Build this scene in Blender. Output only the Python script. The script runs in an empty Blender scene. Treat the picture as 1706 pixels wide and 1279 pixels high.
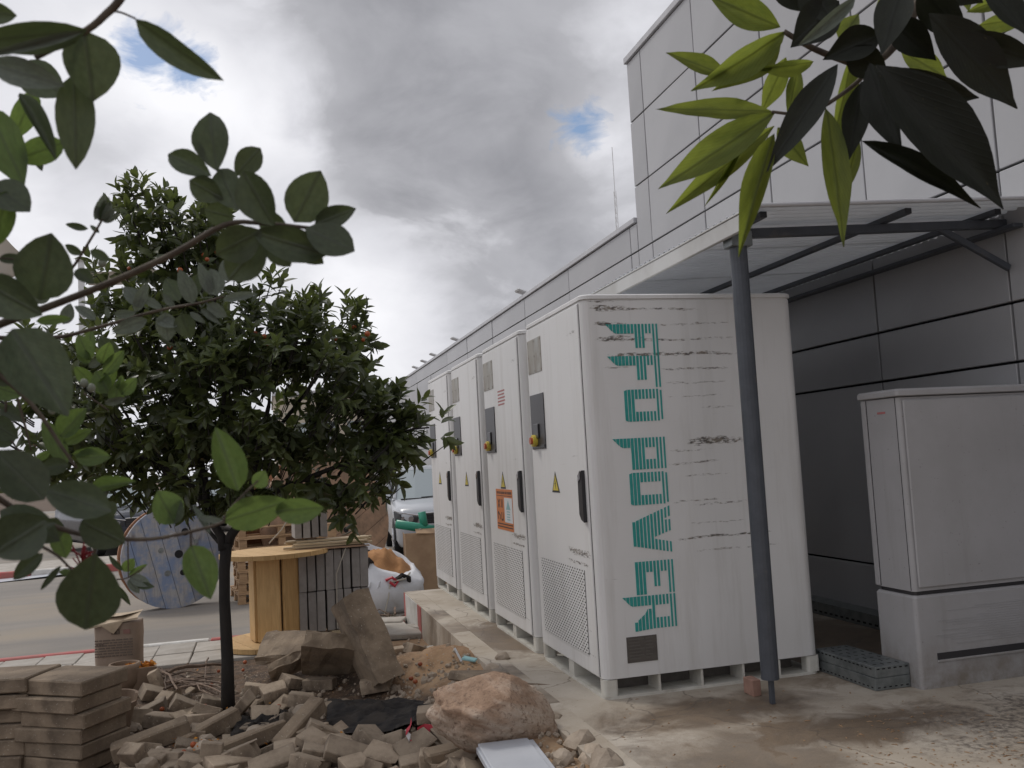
import bpy, math, random
from mathutils import Vector, Matrix, Euler, noise
R_ = math.radians
random.seed(7)
rnd = random.random
def ru(a, b): return a + (b - a) * random.random()
scn = bpy.context.scene
col = scn.collection

# ------------------------------------------------------------------ camera
CAM = Vector((-1.7761, -4.9884, 1.3744)); YAW, PITCH, ROLL, FPX = 0.2614, 0.0808, -0.0539, 1534.65
_f = Vector((math.sin(YAW) * math.cos(PITCH), math.cos(YAW) * math.cos(PITCH), math.sin(PITCH)))
_r0 = Vector((math.cos(YAW), -math.sin(YAW), 0)); _u0 = _r0.cross(_f)
_r = _r0 * math.cos(ROLL) + _u0 * math.sin(ROLL); _u = -_r0 * math.sin(ROLL) + _u0 * math.cos(ROLL)
cam_d = bpy.data.cameras.new('camera'); cam = bpy.data.objects.new('camera', cam_d); col.objects.link(cam)
cam.matrix_world = Matrix(((_r.x, _u.x, -_f.x, CAM.x), (_r.y, _u.y, -_f.y, CAM.y), (_r.z, _u.z, -_f.z, CAM.z), (0, 0, 0, 1)))
cam_d.sensor_width = 36; cam_d.lens = FPX / 1706 * 36; cam_d.clip_start = 0.05; cam_d.clip_end = 2000
cam_d.dof.use_dof = True; cam_d.dof.focus_distance = 6.5; cam_d.dof.aperture_fstop = 13
scn.camera = cam
def ray(u, v): return _f + _r * ((u - 853) / FPX) - _u * ((v - 639.5) / FPX)
def at_z(u, v, z): d = ray(u, v); return CAM + d * ((z - CAM.z) / d.z)
def at_y(u, v, y): d = ray(u, v); return CAM + d * ((y - CAM.y) / d.y)
def at_d(u, v, d): return CAM + ray(u, v) * d

# ------------------------------------------------------------------ sky, sun, exposure
SUN_AZ, SUN_EL = R_(-38), R_(52)
scn.view_settings.view_transform = 'Standard'; scn.view_settings.look = 'None'
scn.view_settings.exposure = 0.08; scn.view_settings.gamma = 1.0; scn.view_settings.use_curve_mapping = False
w = bpy.data.worlds.new('World'); scn.world = w; w.use_nodes = True
nt = w.node_tree; N = nt.nodes; L = nt.links; N.clear()
def wn(t, **k):
    n = N.new(t)
    for a, b in k.items(): setattr(n, a, b)
    return n
def wmath(op, a, b=None, c=None, clamp=False):
    n = wn('ShaderNodeMath', operation=op, use_clamp=clamp)
    for i, x in enumerate((a, b, c)):
        if x is None: continue
        if isinstance(x, (int, float)): n.inputs[i].default_value = x
        else: L.new(x, n.inputs[i])
    return n.outputs[0]
tc = wn('ShaderNodeTexCoord'); gen = tc.outputs['Generated']
sepn = wn('ShaderNodeSeparateXYZ'); L.new(gen, sepn.inputs[0])
zz = wmath('MAXIMUM', wmath('ADD', sepn.outputs[2], 0.42), 0.05)
cmb = wn('ShaderNodeCombineXYZ')
L.new(wmath('DIVIDE', sepn.outputs[0], zz), cmb.inputs[0]); L.new(wmath('DIVIDE', sepn.outputs[1], zz), cmb.inputs[1])
def wnoise(scale, detail, rough, off=0.0, dist=0.0):
    m = wn('ShaderNodeMapping'); L.new(cmb.outputs[0], m.inputs[0]); m.inputs[1].default_value = (off, off * .7, off * .3)
    n = wn('ShaderNodeTexNoise'); L.new(m.outputs[0], n.inputs[0]); n.inputs['Scale'].default_value = scale
    n.inputs['Detail'].default_value = detail; n.inputs['Roughness'].default_value = rough; n.inputs['Distortion'].default_value = dist
    return n.outputs[0]
n_big = wnoise(1.7, 6, .50, 3.1, .15); n_fine = wnoise(5.0, 7, .55, 9.4, .3)
n_rag = wnoise(13.0, 9, .62, 5.2, .6)
def blob(u, v, rad_px, soft=1.0, nz_=None, amp=1.7):
    d = ray(u, v).normalized()
    dt = wn('ShaderNodeVectorMath', operation='DISTANCE'); L.new(gen, dt.inputs[0]); dt.inputs[1].default_value = d
    r = rad_px / FPX
    # ragged by noise
    q = wmath('ADD', wmath('DIVIDE', dt.outputs['Value'], r), wmath('MULTIPLY', wmath('SUBTRACT', nz_ or n_fine, 0.5), amp))
    return wmath('SMOOTH_MIN', wmath('MAXIMUM', wmath('SUBTRACT', 1.0, q), 0.0), 1.0, 0.1) if soft else q
val = wmath('ADD', wmath('MULTIPLY', n_big, .42), wmath('ADD', wmath('ADD', wmath('MULTIPLY', n_fine, .20), wmath('MULTIPLY', n_rag, .07)), .245))      # about .58 mean
terms = [(760, 40, 360, -.17), (880, 310, 260, -.15), (560, 0, 240, -.12), (790, 470, 200, -.09), (700, 190, 220, -.09), (430, 200, 180, .18), (640, 540, 160, .16), (560, 440, 130, .10),
         (330, 330, 190, -.03), (190, 270, 160, -.09), (1000, 250, 110, .20), (270, 160, 130, .18), (270, 320, 120, .12), (60, 360, 180, .10), (1060, 60, 130, .08), (640, 620, 120, .05), (600, 300, 130, -.04), (140, 100, 130, .08)]
for u_, v_, r_, k_ in terms: val = wmath('ADD', val, wmath('MULTIPLY', blob(u_, v_, r_), k_))
ramp = wn('ShaderNodeValToRGB'); L.new(val, ramp.inputs[0])
cr = ramp.color_ramp; cr.elements[0].position = .22; cr.elements[0].color = (.29, .292, .318, 1)
cr.elements[1].position = .76; cr.elements[1].color = (.93, .93, .965, 1)
e = cr.elements.new(.46); e.color = (.43, .432, .462, 1)
e = cr.elements.new(.60); e.color = (.70, .702, .745, 1)
sky = wn('ShaderNodeTexSky', sky_type='NISHITA'); sky.sun_disc = False; sky.sun_elevation = SUN_EL; sky.sun_rotation = SUN_AZ
BG = 0.1
sc_ = wn('ShaderNodeVectorMath', operation='SCALE'); L.new(ramp.outputs[0], sc_.inputs[0]); sc_.inputs['Scale'].default_value = 1 / BG
hole = None
for u_, v_, r_ in ((310, 112, 54), (245, 92, 58), (968, 216, 50)):
    b_ = wmath('MULTIPLY', blob(u_, v_, r_, 1.0, n_rag, 3.4), 1.35, clamp=True); hole = b_ if hole is None else wmath('MAXIMUM', hole, b_)
mixn = wn('ShaderNodeMix', data_type='RGBA'); L.new(hole, mixn.inputs[0]); L.new(sc_.outputs[0], mixn.inputs[6]); L.new(sky.outputs[0], mixn.inputs[7])
bgn = wn('ShaderNodeBackground'); bgn.inputs[1].default_value = BG; L.new(mixn.outputs[2], bgn.inputs[0])
wo = wn('ShaderNodeOutputWorld'); L.new(bgn.outputs[0], wo.inputs[0])
sd = bpy.data.lights.new('sun', 'SUN'); sd.energy = 1.25; sd.angle = R_(14); sd.color = (1, .95, .88)
sun = bpy.data.objects.new('sun', sd); col.objects.link(sun)
sdir = Vector((math.sin(SUN_AZ) * math.cos(SUN_EL), math.cos(SUN_AZ) * math.cos(SUN_EL), math.sin(SUN_EL)))
sun.rotation_euler = (-sdir).to_track_quat('-Z', 'Y').to_euler()

# ------------------------------------------------------------------ materials
class NG:
    def __init__(s, name):
        s.m = bpy.data.materials.new(name); s.m.use_nodes = True; s.t = s.m.node_tree; s.n = s.t.nodes; s.l = s.t.links
        s.b = s.n['Principled BSDF']; s.o = s.n['Material Output']; s.tc = s.n.new('ShaderNodeTexCoord'); s.obj = s.tc.outputs['Object']
    def node(s, t, **k):
        n = s.n.new(t)
        for a, b in k.items(): setattr(n, a, b)
        return n
    def put(s, sock, x):
        if isinstance(x, (int, float)): sock.default_value = x
        elif isinstance(x, (tuple, list)): sock.default_value = (*x, 1) if len(x) == 3 and sock.type == 'RGBA' else x
        else: s.l.new(x, sock)
    def math(s, op, a, b=None, c=None, clamp=False):
        n = s.node('ShaderNodeMath', operation=op, use_clamp=clamp)
        for i, x in enumerate((a, b, c)):
            if x is not None: s.put(n.inputs[i], x)
        return n.outputs[0]
    def mapping(s, scale=(1, 1, 1), loc=(0, 0, 0), rot=(0, 0, 0), src=None):
        m = s.node('ShaderNodeMapping'); s.l.new(src or s.obj, m.inputs[0]); m.inputs[1].default_value = loc; m.inputs[2].default_value = rot; m.inputs[3].default_value = scale
        return m.outputs[0]
    def noise(s, scale, detail=5, rough=.6, vec=None, dist=0.0):
        n = s.node('ShaderNodeTexNoise'); s.l.new(vec or s.obj, n.inputs[0]); n.inputs['Scale'].default_value = scale
        n.inputs['Detail'].default_value = detail; n.inputs['Roughness'].default_value = rough; n.inputs['Distortion'].default_value = dist
        return n.outputs[0]
    def range(s, x, a, b, c=0.0, d=1.0):
        n = s.node('ShaderNodeMapRange'); s.put(n.inputs[0], x)
        for i, q in enumerate((a, b, c, d)): n.inputs[i + 1].default_value = q
        return n.outputs[0]
    def mix(s, f, a, b, mode='MIX'):
        n = s.node('ShaderNodeMix', data_type='RGBA', blend_type=mode); s.put(n.inputs[0], f); s.put(n.inputs[6], a); s.put(n.inputs[7], b)
        return n.outputs[2]
    def bump(s, h, strength, dist=.01):
        n = s.node('ShaderNodeBump'); s.put(n.inputs['Height'], h); n.inputs['Strength'].default_value = strength; n.inputs['Distance'].default_value = dist
        s.l.new(n.outputs[0], s.b.inputs['Normal'])
    def done(s, color, rough=.6, metal=0.0, spec=.5):
        s.put(s.b.inputs['Base Color'], color); s.put(s.b.inputs['Roughness'], rough); s.b.inputs['Metallic'].default_value = metal
        s.b.inputs['Specular IOR Level'].default_value = spec
        return s.m
    def rand(s): return s.node('ShaderNodeObjectInfo').outputs['Random']
def hsv_rand(g, c, amt):
    n = g.node('ShaderNodeHueSaturation'); g.put(n.inputs['Value'], g.range(g.rand(), 0, 1, 1 - amt, 1 + amt)); g.put(n.inputs['Color'], c); return n.outputs[0]
def M(name, c1, c2=None, scale=6, rough=.7, bump=0.0, bscale=50, metal=0.0, lo=.4, hi=.62, spec=.5, vary=0.0, stretch=(1, 1, 1), speck=None, speck_scale=120, speck_t=.66, c3=None, c3_scale=2.2, c3_lo=.5, c3_hi=.7):
    g = NG(name); v = g.mapping(stretch); c = c1
    if c2: c = g.mix(g.range(g.noise(scale, 6, .62, v), lo, hi), c1, c2)
    if c3: c = g.mix(g.range(g.noise(c3_scale, 5, .6, v, .4), c3_lo, c3_hi), c, c3)
    if speck: c = g.mix(g.range(g.noise(speck_scale, 2, .5, v), speck_t, speck_t + .05), c, speck)
    if vary: c = hsv_rand(g, c, vary)
    if bump: g.bump(g.noise(bscale, 6, .65, v), bump)
    return g.done(c, rough, metal, spec)
def leaf_mat(name, top, back, transl, tfac, rough=.42, vary=.25, vein=True, nscale=9, young=None):
    g = NG(name)
    geo = g.node('ShaderNodeNewGeometry')
    nz = g.range(g.noise(nscale, 3, .5), .3, .7, .72, 1.28)
    hs = g.node('ShaderNodeHueSaturation'); g.put(hs.inputs['Value'], g.math('MULTIPLY', nz, g.range(g.rand(), 0, 1, 1 - vary, 1 + vary)))
    g.put(hs.inputs['Hue'], g.range(g.noise(nscale * 1.7, 2, .5, g.mapping((1, 1, 1), (5, 2, 1))), .3, .7, .485, .515))
    g.put(hs.inputs['Color'], g.mix(geo.outputs['Backfacing'], top, back)); c = hs.outputs[0]
    if young: c = g.mix(g.range(g.noise(3.1, 4, .7, g.mapping((1, 1, 1), (9, 4, 2))), .56, .70, 0, .75), c, young)
    rb = 0.0
    if vein:   # midrib and side veins run on the leaf's own x/y
        sx = g.node('ShaderNodeSeparateXYZ'); g.l.new(g.obj, sx.inputs[0]); ax = g.math('ABSOLUTE', sx.outputs[0])
        rib = g.range(ax, .018, .05, 1, 0)
        sv = g.math('SINE', g.math('MULTIPLY', g.math('SUBTRACT', sx.outputs[1], g.math('MULTIPLY', ax, .8)), 95))
        rib2 = g.math('MULTIPLY', g.range(sv, .75, 1, 0, 1), .42); rb = g.math('MAXIMUM', rib, rib2)
        c = g.mix(g.math('MULTIPLY', rb, .75), c, g.mix(.5, back, (top[0] * .5, top[1] * .5, top[2] * .5)))
        g.bump(rb, .25, .01)
    c = g.mix(g.range(g.noise(13 if vein else 60, 4, .65, g.mapping((1, 1, 1), (3, 8, 1))), .66, .72, 0, .55), c, (.11, .085, .035))
    m = g.done(c, rough)
    tr = g.node('ShaderNodeBsdfTranslucent'); g.put(tr.inputs[0], g.mix(g.math('MULTIPLY', rb, .75), g.mix(g.range(g.noise(2.6, 4, .6), .4, .65, .1, .5), transl, c), tuple(x * .35 for x in transl)))
    mx = g.node('ShaderNodeMixShader'); mx.inputs[0].default_value = tfac
    g.l.new(g.b.outputs[0], mx.inputs[1]); g.l.new(tr.outputs[0], mx.inputs[2]); g.l.new(mx.outputs[0], g.o.inputs[0])
    return m
MT = {}
MT['panel'] = M('facade_panel', (.395, .395, .405), (.355, .355, .365), .5, .33, .04, 2, vary=.05, c3=(.315, .315, .322), c3_scale=.9, c3_lo=.55, c3_hi=.95)
MT['joint'] = M('facade_joint', (.015, .015, .017), rough=.9)
MT['cap'] = M('parapet_cap', (.5, .5, .52), (.44, .44, .46), 3, .4)
MT['steel'] = M('steel_paint', (.068, .076, .092), (.055, .062, .075), 9, .45, .04, 40, c3=(.14, .13, .12), c3_scale=5, c3_lo=.6, c3_hi=.8)
def sheet_mat():
    g = NG('white_sheet'); c = g.mix(g.range(g.noise(2.5, 5), .4, .62), (.66, .67, .69), (.56, .57, .59)); m = g.done(c, .45)
    tr = g.node('ShaderNodeBsdfTranslucent'); tr.inputs[0].default_value = (.80, .82, .85, 1); mx = g.node('ShaderNodeMixShader'); mx.inputs[0].default_value = .32
    g.l.new(g.b.outputs[0], mx.inputs[1]); g.l.new(tr.outputs[0], mx.inputs[2]); g.l.new(mx.outputs[0], g.o.inputs[0]); return m
MT['sheet'] = sheet_mat()
MT['flash'] = M('flashing', (.50, .50, .49), (.42, .415, .40), 3, .5, .03, 20)
def pad_mat():
    g = NG('pad_concrete'); s = g.node('ShaderNodeSeparateXYZ'); g.l.new(g.obj, s.inputs[0]); X, Y = s.outputs[0], s.outputs[1]
    c = g.mix(g.range(g.noise(1.6, 6, .6), .36, .66), (.48, .43, .365), (.36, .305, .24))
    def spot(x, y, rx, ry, n):      # a stained patch at its own place, ragged
        d = g.math('SQRT', g.math('ADD', g.math('POWER', g.math('DIVIDE', g.math('SUBTRACT', X, x), rx), 2), g.math('POWER', g.math('DIVIDE', g.math('SUBTRACT', Y, y), ry), 2)))
        return g.range(g.math('ADD', d, g.math('MULTIPLY', g.math('SUBTRACT', n, .5), 2.6)), .55, 1.15, 1, 0)
    n1 = g.noise(2.3, 7, .68, None, .5); n2 = g.noise(3.6, 7, .7, g.mapping((1, 1, 1), (7, 3, 1)), .7)
    wet = g.math('MAXIMUM', spot(.45, -.42, .75, .30, n1), spot(.9, -1.0, .8, .30, n2)); wet = g.math('MAXIMUM', wet, spot(-.05, 2.1, .35, .9, n2)); wet = g.math('MAXIMUM', wet, g.math('MULTIPLY', spot(.25, -1.2, .5, .5, n1), .8)); wet = g.math('MAXIMUM', wet, spot(1.9, .9, 1.0, 1.3, n2))
    c = g.mix(g.math('MULTIPLY', wet, .90), c, g.mix(g.range(n2, .4, .6), (.165, .115, .072), (.105, .074, .05)))
    vo = g.node('ShaderNodeTexVoronoi', feature='DISTANCE_TO_EDGE'); va_ = g.node('ShaderNodeVectorMath', operation='ADD'); nn = g.node('ShaderNodeTexNoise'); g.l.new(g.obj, nn.inputs[0]); nn.inputs['Scale'].default_value = 3.0; nn.inputs['Detail'].default_value = 6; g.l.new(g.obj, va_.inputs[0]); sc2 = g.node('ShaderNodeVectorMath', operation='SCALE'); g.l.new(nn.outputs['Color'], sc2.inputs[0]); sc2.inputs['Scale'].default_value = .35; g.l.new(sc2.outputs[0], va_.inputs[1]); g.l.new(va_.outputs[0], vo.inputs['Vector']); vo.inputs['Scale'].default_value = .8
    crack = g.range(vo.outputs['Distance'], .0, .006, 1, 0)
    rough = spot(1.75, -1.35, .75, .55, n2); c = g.mix(g.math('MULTIPLY', rough, g.range(g.noise(26, 4, .7), .42, .62)), c, (.115, .095, .078))
    c = g.mix(g.math('MULTIPLY', g.range(g.noise(5, 6, .7), .55, .75), .55), c, (.25, .20, .145))
    c = g.mix(g.range(g.noise(60, 2, .5), .70, .75), c, (.13, .10, .08)); c = g.mix(g.math('MULTIPLY', crack, .65), c, (.09, .07, .055))
    g.bump(g.math('ADD', g.noise(45, 6, .65), g.math('MULTIPLY', rough, g.noise(20, 5, .7))), .3)
    return g.done(c, g.range(wet, 0, 1, .85, .5))
MT['pad'] = pad_mat()
MT['asphalt'] = M('road_asphalt', (.195, .178, .16), (.245, .222, .195), .7, .9, .2, 90, stretch=(.5, 1.6, 1), speck=(.15, .14, .13), speck_scale=70, c3=(.285, .24, .185), c3_scale=.35, c3_lo=.45, c3_hi=.7)
def dirt_mat():
    g = NG('dirt'); s = g.node('ShaderNodeSeparateXYZ'); g.l.new(g.obj, s.inputs[0]); X, Y = s.outputs[0], s.outputs[1]
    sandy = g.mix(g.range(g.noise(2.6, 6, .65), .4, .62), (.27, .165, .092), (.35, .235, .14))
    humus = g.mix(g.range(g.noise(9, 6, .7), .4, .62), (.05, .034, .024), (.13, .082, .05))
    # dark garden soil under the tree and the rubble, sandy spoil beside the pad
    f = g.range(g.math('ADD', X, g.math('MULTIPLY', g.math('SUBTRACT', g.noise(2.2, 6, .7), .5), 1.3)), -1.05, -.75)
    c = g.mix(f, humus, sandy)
    c = g.mix(g.range(g.noise(7, 6, .7), .56, .70), c, (.16, .105, .065))
    c = g.mix(g.range(g.noise(60, 2, .5), .64, .69), c, (.34, .27, .20))
    g.bump(g.math('ADD', g.noise(26, 7, .7), g.math('MULTIPLY', g.noise(7, 5), 1.5)), 1.0); return g.done(c, .95)
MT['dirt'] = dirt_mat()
MT['paving'] = M('paving', (.40, .37, .33), (.33, .30, .26), 5, .85, .25, 60, vary=.08, speck=(.2, .18, .15), speck_scale=40, speck_t=.7)
MT['brick'] = M('paver_brick', (.325, .258, .19), (.20, .152, .108), 9, .9, .6, 45, vary=.32, speck=(.36, .30, .23), speck_scale=70, speck_t=.66, c3=(.10, .075, .055), c3_scale=6, c3_lo=.52, c3_hi=.72)
MT['slab'] = M('concrete_slab', (.265, .203, .142), (.165, .123, .085), 5, .92, .5, 38, vary=.12, speck=(.36, .32, .26), speck_scale=85, speck_t=.67, c3=(.085, .064, .046), c3_scale=3.6, c3_lo=.54, c3_hi=.74)
def rock_mat():
    g = NG('pink_rock'); c = g.mix(g.range(g.noise(9, 8, .75), .38, .64), (.46, .31, .215), (.29, .185, .12)); c = g.mix(g.range(g.noise(3, 6, .65, g.mapping((.6, .6, 2.6), rot=(.3, .5, 0))), .46, .64), c, (.56, .46, .37))
    c = g.mix(g.range(g.noise(40, 6, .75), .52, .66), c, (.20, .13, .09)); g.bump(g.math('ADD', g.noise(38, 8, .75), g.math('MULTIPLY', g.noise(9, 6, .7), 2.2)), .9, .012); return g.done(c, .9)
MT['rock'] = rock_mat()
MT['stone'] = M('stone', (.40, .33, .26), (.30, .24, .18), 8, .9, .7, 25, vary=.2)
MT['redpaint'] = M('kerb_red', (.42, .10, .095), (.33, .12, .10), 8, .7, .1, 50)
MT['whitepaint'] = M('kerb_white', (.62, .61, .58), (.50, .48, .44), 8, .7, .1, 50)
MT['kerb'] = M('kerb_concrete', (.40, .37, .33), (.32, .29, .25), 5, .85, .3, 50)
MT['black'] = M('black_plastic', (.018, .018, .022), rough=.35)
MT['sheetblk'] = M('black_film', (.014, .0125, .013), (.04, .033, .028), 10, .8, .5, 25, spec=.3)
MT['bark'] = M('bark', (.022, .018, .015), (.012, .010, .009), 14, .9, .8, 30, stretch=(1, 1, .3))
MT['twigbark'] = M('twig_bark', (.12, .095, .07), (.07, .052, .04), 30, .8, .3, 60)
MT['dryst'] = M('dry_stick', (.20, .14, .10), (.11, .075, .055), 20, .85, .3, 60, vary=.3)
def wood(name, a, b, sc=(9, 9, .9), vary=.12, rough=.7, extra=None):
    g = NG(name); v = g.mapping(sc); f = g.range(g.noise(3.2, 6, .65, v, 1.2), .3, .7); c = g.mix(f, a, b)
    kn = g.range(g.noise(2.3, 1, .4, g.mapping((2.2, 2.2, .9))), .70, .76); c = g.mix(kn, c, (a[0] * .35, a[1] * .3, a[2] * .28))
    if extra: c = g.mix(g.range(g.noise(5, 6, .65), .42, .6), c, extra)
    g.bump(f, .12); return g.done(hsv_rand(g, c, vary), rough)
MT['pine'] = wood('pine_wood', (.60, .40, .185), (.45, .28, .115))
MT['pallet'] = wood('pallet_wood', (.44, .285, .155), (.30, .185, .10), (1.2, 9, 9))
MT['drum'] = wood('drum_wood', (.33, .22, .145), (.22, .145, .095), extra=(.40, .255, .165))
MT['drumorange'] = wood('drum_orange', (.36, .17, .085), (.25, .12, .065))
MT['drumblue'] = wood('drum_blue', (.36, .35, .345), (.245, .235, .23), vary=.2, extra=(.165, .21, .31))
MT['greyslab'] = M('grey_slab', (.30, .285, .275), (.245, .232, .222), 8, .85, .2, 60, vary=.1)
MT['lath'] = wood('lath_wood', (.52, .42, .28), (.40, .31, .20), (1, 9, 9))
MT['card'] = M('cardboard', (.40, .27, .165), (.33, .215, .13), 5, .8)
MT['paper'] = M('kraft_paper', (.33, .25, .19), (.265, .20, .15), 5, .75, .35, 18, c3=(.2, .14, .105), c3_scale=4, c3_lo=.58, c3_hi=.8)
MT['papertop'] = M('kraft_fold', (.46, .36, .25), (.36, .28, .19), 6, .75, .3, 25)
MT['woven'] = M('woven_white', (.68, .69, .72), (.56, .57, .60), 3, .55, .12, 130, c3=(.40, .35, .29), c3_scale=2.2, c3_lo=.6, c3_hi=.8)
MT['sand'] = M('sand', (.44, .225, .095), (.33, .165, .07), 6, .95, .8, 40)
MT['pipe'] = M('green_pipe', (.03, .26, .17), rough=.35)
MT['terra'] = M('terracotta', (.235, .165, .115), (.18, .125, .085), 6, .85, .2, 40)
MT['greymetal'] = M('grey_metal', (.50, .52, .56), (.44, .46, .5), 3, .4)
def tele_mat():
    g = NG('telecom_grey'); s = g.node('ShaderNodeSeparateXYZ'); g.l.new(g.obj, s.inputs[0]); Z = s.outputs[2]
    c = g.mix(g.range(g.noise(2, 5), .4, .62), (.40, .392, .40), (.36, .352, .355)); c = g.mix(g.math('MULTIPLY', g.range(Z, 0, .32, 1, 0), g.range(g.noise(6, 6, .7), .35, .65)), c, (.20, .17, .135))
    c = g.mix(g.range(g.noise(1, 5, .7, g.mapping((9, 9, .8))), .58, .8, 0, .4), c, (.26, .245, .225)); c = g.mix(g.range(g.noise(50, 3, .6), .68, .74, 0, .6), c, (.16, .15, .14))
    g.bump(g.noise(2.5, 3, .5), .12, .02); return g.done(c, .48)
MT['telecom'] = tele_mat()
MT['galv'] = M('galvanised', (.25, .27, .272), (.17, .188, .19), 14, .42, .05, 30, metal=.55)
MT['hole'] = M('dark_hole', (.012, .012, .013), rough=.9)
MT['redbrick'] = M('red_brick', (.36, .215, .165), (.29, .17, .13), 12, .9, .4, 50)
MT['orange'] = M('orange_skin', (.36, .085, .022), (.26, .055, .015), 12, .45, .1, 90, vary=.2)
MT['cloth_sail'] = M('sail_fabric', (.55, .52, .47), rough=.8)
MT['tan'] = M('tan_wall', (.46, .41, .33), rough=.8)
MT['white'] = M('white_metal', (.6, .6, .6), rough=.5)
MT['carwhite'] = M('car_white', (.42, .44, .47), rough=.22)
MT['cardark'] = M('car_dark', (.035, .04, .055), rough=.2)
MT['carsilver'] = M('car_silver', (.45, .46, .48), rough=.25, metal=.4)
MT['glass'] = M('car_glass', (.30, .34, .35), rough=.05, spec=1.0, metal=.45)
MT['trim'] = M('black_trim', (.02, .02, .022), rough=.45)
MT['chrome'] = M('chrome', (.6, .6, .62), rough=.15, metal=1)
MT['lamp'] = M('lamp_glass', (.35, .36, .38), rough=.12, metal=.5)
MT['tyre'] = M('tyre', (.02, .02, .02), rough=.85)
MT['teal'] = M('teal_print', (.018, .285, .26), (.045, .36, .33), 14, .5, lo=.45, hi=.75)
MT['yellow'] = M('sign_yellow', (.62, .50, .07), rough=.5)
MT['signblack'] = M('sign_black', (.02, .02, .02), rough=.5)
MT['ora'] = M('sticker_orange', (.60, .19, .045), (.52, .165, .045), 8, .5)
MT['stickwhite'] = M('sticker_white', (.66, .68, .70), rough=.5)
MT['stickteal'] = M('sticker_teal', (.25, .45, .47), rough=.5)
MT['redink'] = M('red_ink', (.45, .16, .16), rough=.6)
MT['plateg'] = M('nameplate', (.095, .086, .078), (.12, .108, .098), 18, .45, metal=.3)
MT['ptext'] = M('nameplate_text', (.115, .105, .095), rough=.5)
MT['win'] = M('stained_cover', (.34, .32, .28), (.22, .19, .155), 7, .5, .1, 20, stretch=(1, 1, .35), lo=.42, hi=.66, c3=(.42, .43, .42), c3_scale=5)
MT['ctrl'] = M('control_panel', (.035, .033, .036), rough=.4)
MT['ctrl2'] = M('control_dark', (.025, .024, .026), rough=.35)
MT['knobred'] = M('button_red', (.42, .10, .04), rough=.4)
MT['tapered'] = M('tape_red', (.45, .03, .05), rough=.45)
MT['tapewhite'] = M('tape_white', (.6, .58, .58), rough=.45)
MT['flower'] = M('flower_red', (.22, .012, .02), rough=.6)
MT['bud'] = M('grey_bud', (.25, .27, .22), rough=.7)
MT['ink'] = M('sack_ink', (.15, .115, .09), rough=.8)
MT['inkred'] = M('sack_ink_red', (.26, .14, .115), rough=.8)
MT['rope'] = M('rope', (.45, .42, .36), rough=.8)
MT['petals'] = M('fallen_petals', (.55, .25, .03), (.45, .14, .02), 40, .8)
def cab_mat(name, axis, marks, seed):
    """white sheet steel; marks = (u0, u1, z, half height, strength): scraped and dirty bands at their own place on the panel"""
    g = NG(name); s = g.node('ShaderNodeSeparateXYZ'); g.l.new(g.obj, s.inputs[0]); U = s.outputs[axis]; Z = s.outputs[2]
    rnd_ = g.rand(); cx = g.node('ShaderNodeCombineXYZ')
    for k_ in range(3): g.put(cx.inputs[k_], g.math('MULTIPLY', rnd_, 37.0 + k_ * 11))
    va = g.node('ShaderNodeVectorMath', operation='ADD'); g.l.new(g.obj, va.inputs[0]); g.l.new(cx.outputs[0], va.inputs[1]); own = va.outputs[0]
    nm = g.noise(1, 6, .78, g.mapping((26, 26, 95), (seed, seed, seed), src=own)); nb = g.noise(1, 4, .65, g.mapping((3.2, 3.2, 5), (seed * 2, 1, 3), src=own))
    tot = 0.0
    for (u0, u1, z, h, st) in marks:
        gz = g.range(g.math('ABSOLUTE', g.math('SUBTRACT', Z, g.math('ADD', z, g.math('MULTIPLY', g.math('SUBTRACT', nb, .5), .045)))), 0, h, 1, 0)
        gu = g.math('MULTIPLY', g.range(U, u0 - .03, u0 + .04), g.range(U, u1 - .12, u1 + .05, 1, 0))
        t = g.math('MULTIPLY', g.math('MULTIPLY', gz, gu), st); tot = g.math('ADD', tot, t)
    mk = g.math('MULTIPLY', g.range(g.math('MULTIPLY', tot, g.math('ADD', g.range(nm, .44, .60), g.range(nb, .52, .7, 0, .4))), .10, .42), .96)
    dirt = g.range(g.noise(1, 6, .7, g.mapping((7, 7, .55), (seed * 3, 0, 0), src=own)), .50, .78, 0, .38)
    low = g.range(Z, 0, .5, .22, 0)
    base = g.mix(g.range(g.noise(.9, 4, .6), .4, .7), (.71, .705, .70), (.655, .65, .64))
    c = g.mix(g.math('ADD', dirt, g.math('MULTIPLY', low, g.noise(4, 5, .6))), base, (.37, .345, .305))
    fine = g.range(g.noise(1, 3, .6, g.mapping((5, 5, 190), (seed, 4, 2))), .66, .76, 0, .35)
    c = g.mix(g.math('MULTIPLY', fine, g.range(Z, .5, 1.9, .2, 1)), c, (.33, .30, .26))
    c = g.mix(mk, c, g.mix(g.range(g.noise(30, 3), .45, .6), (.06, .05, .042), (.21, .175, .135)))
    g.bump(mk, .15, .004)
    return g.done(c, .42)
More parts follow.
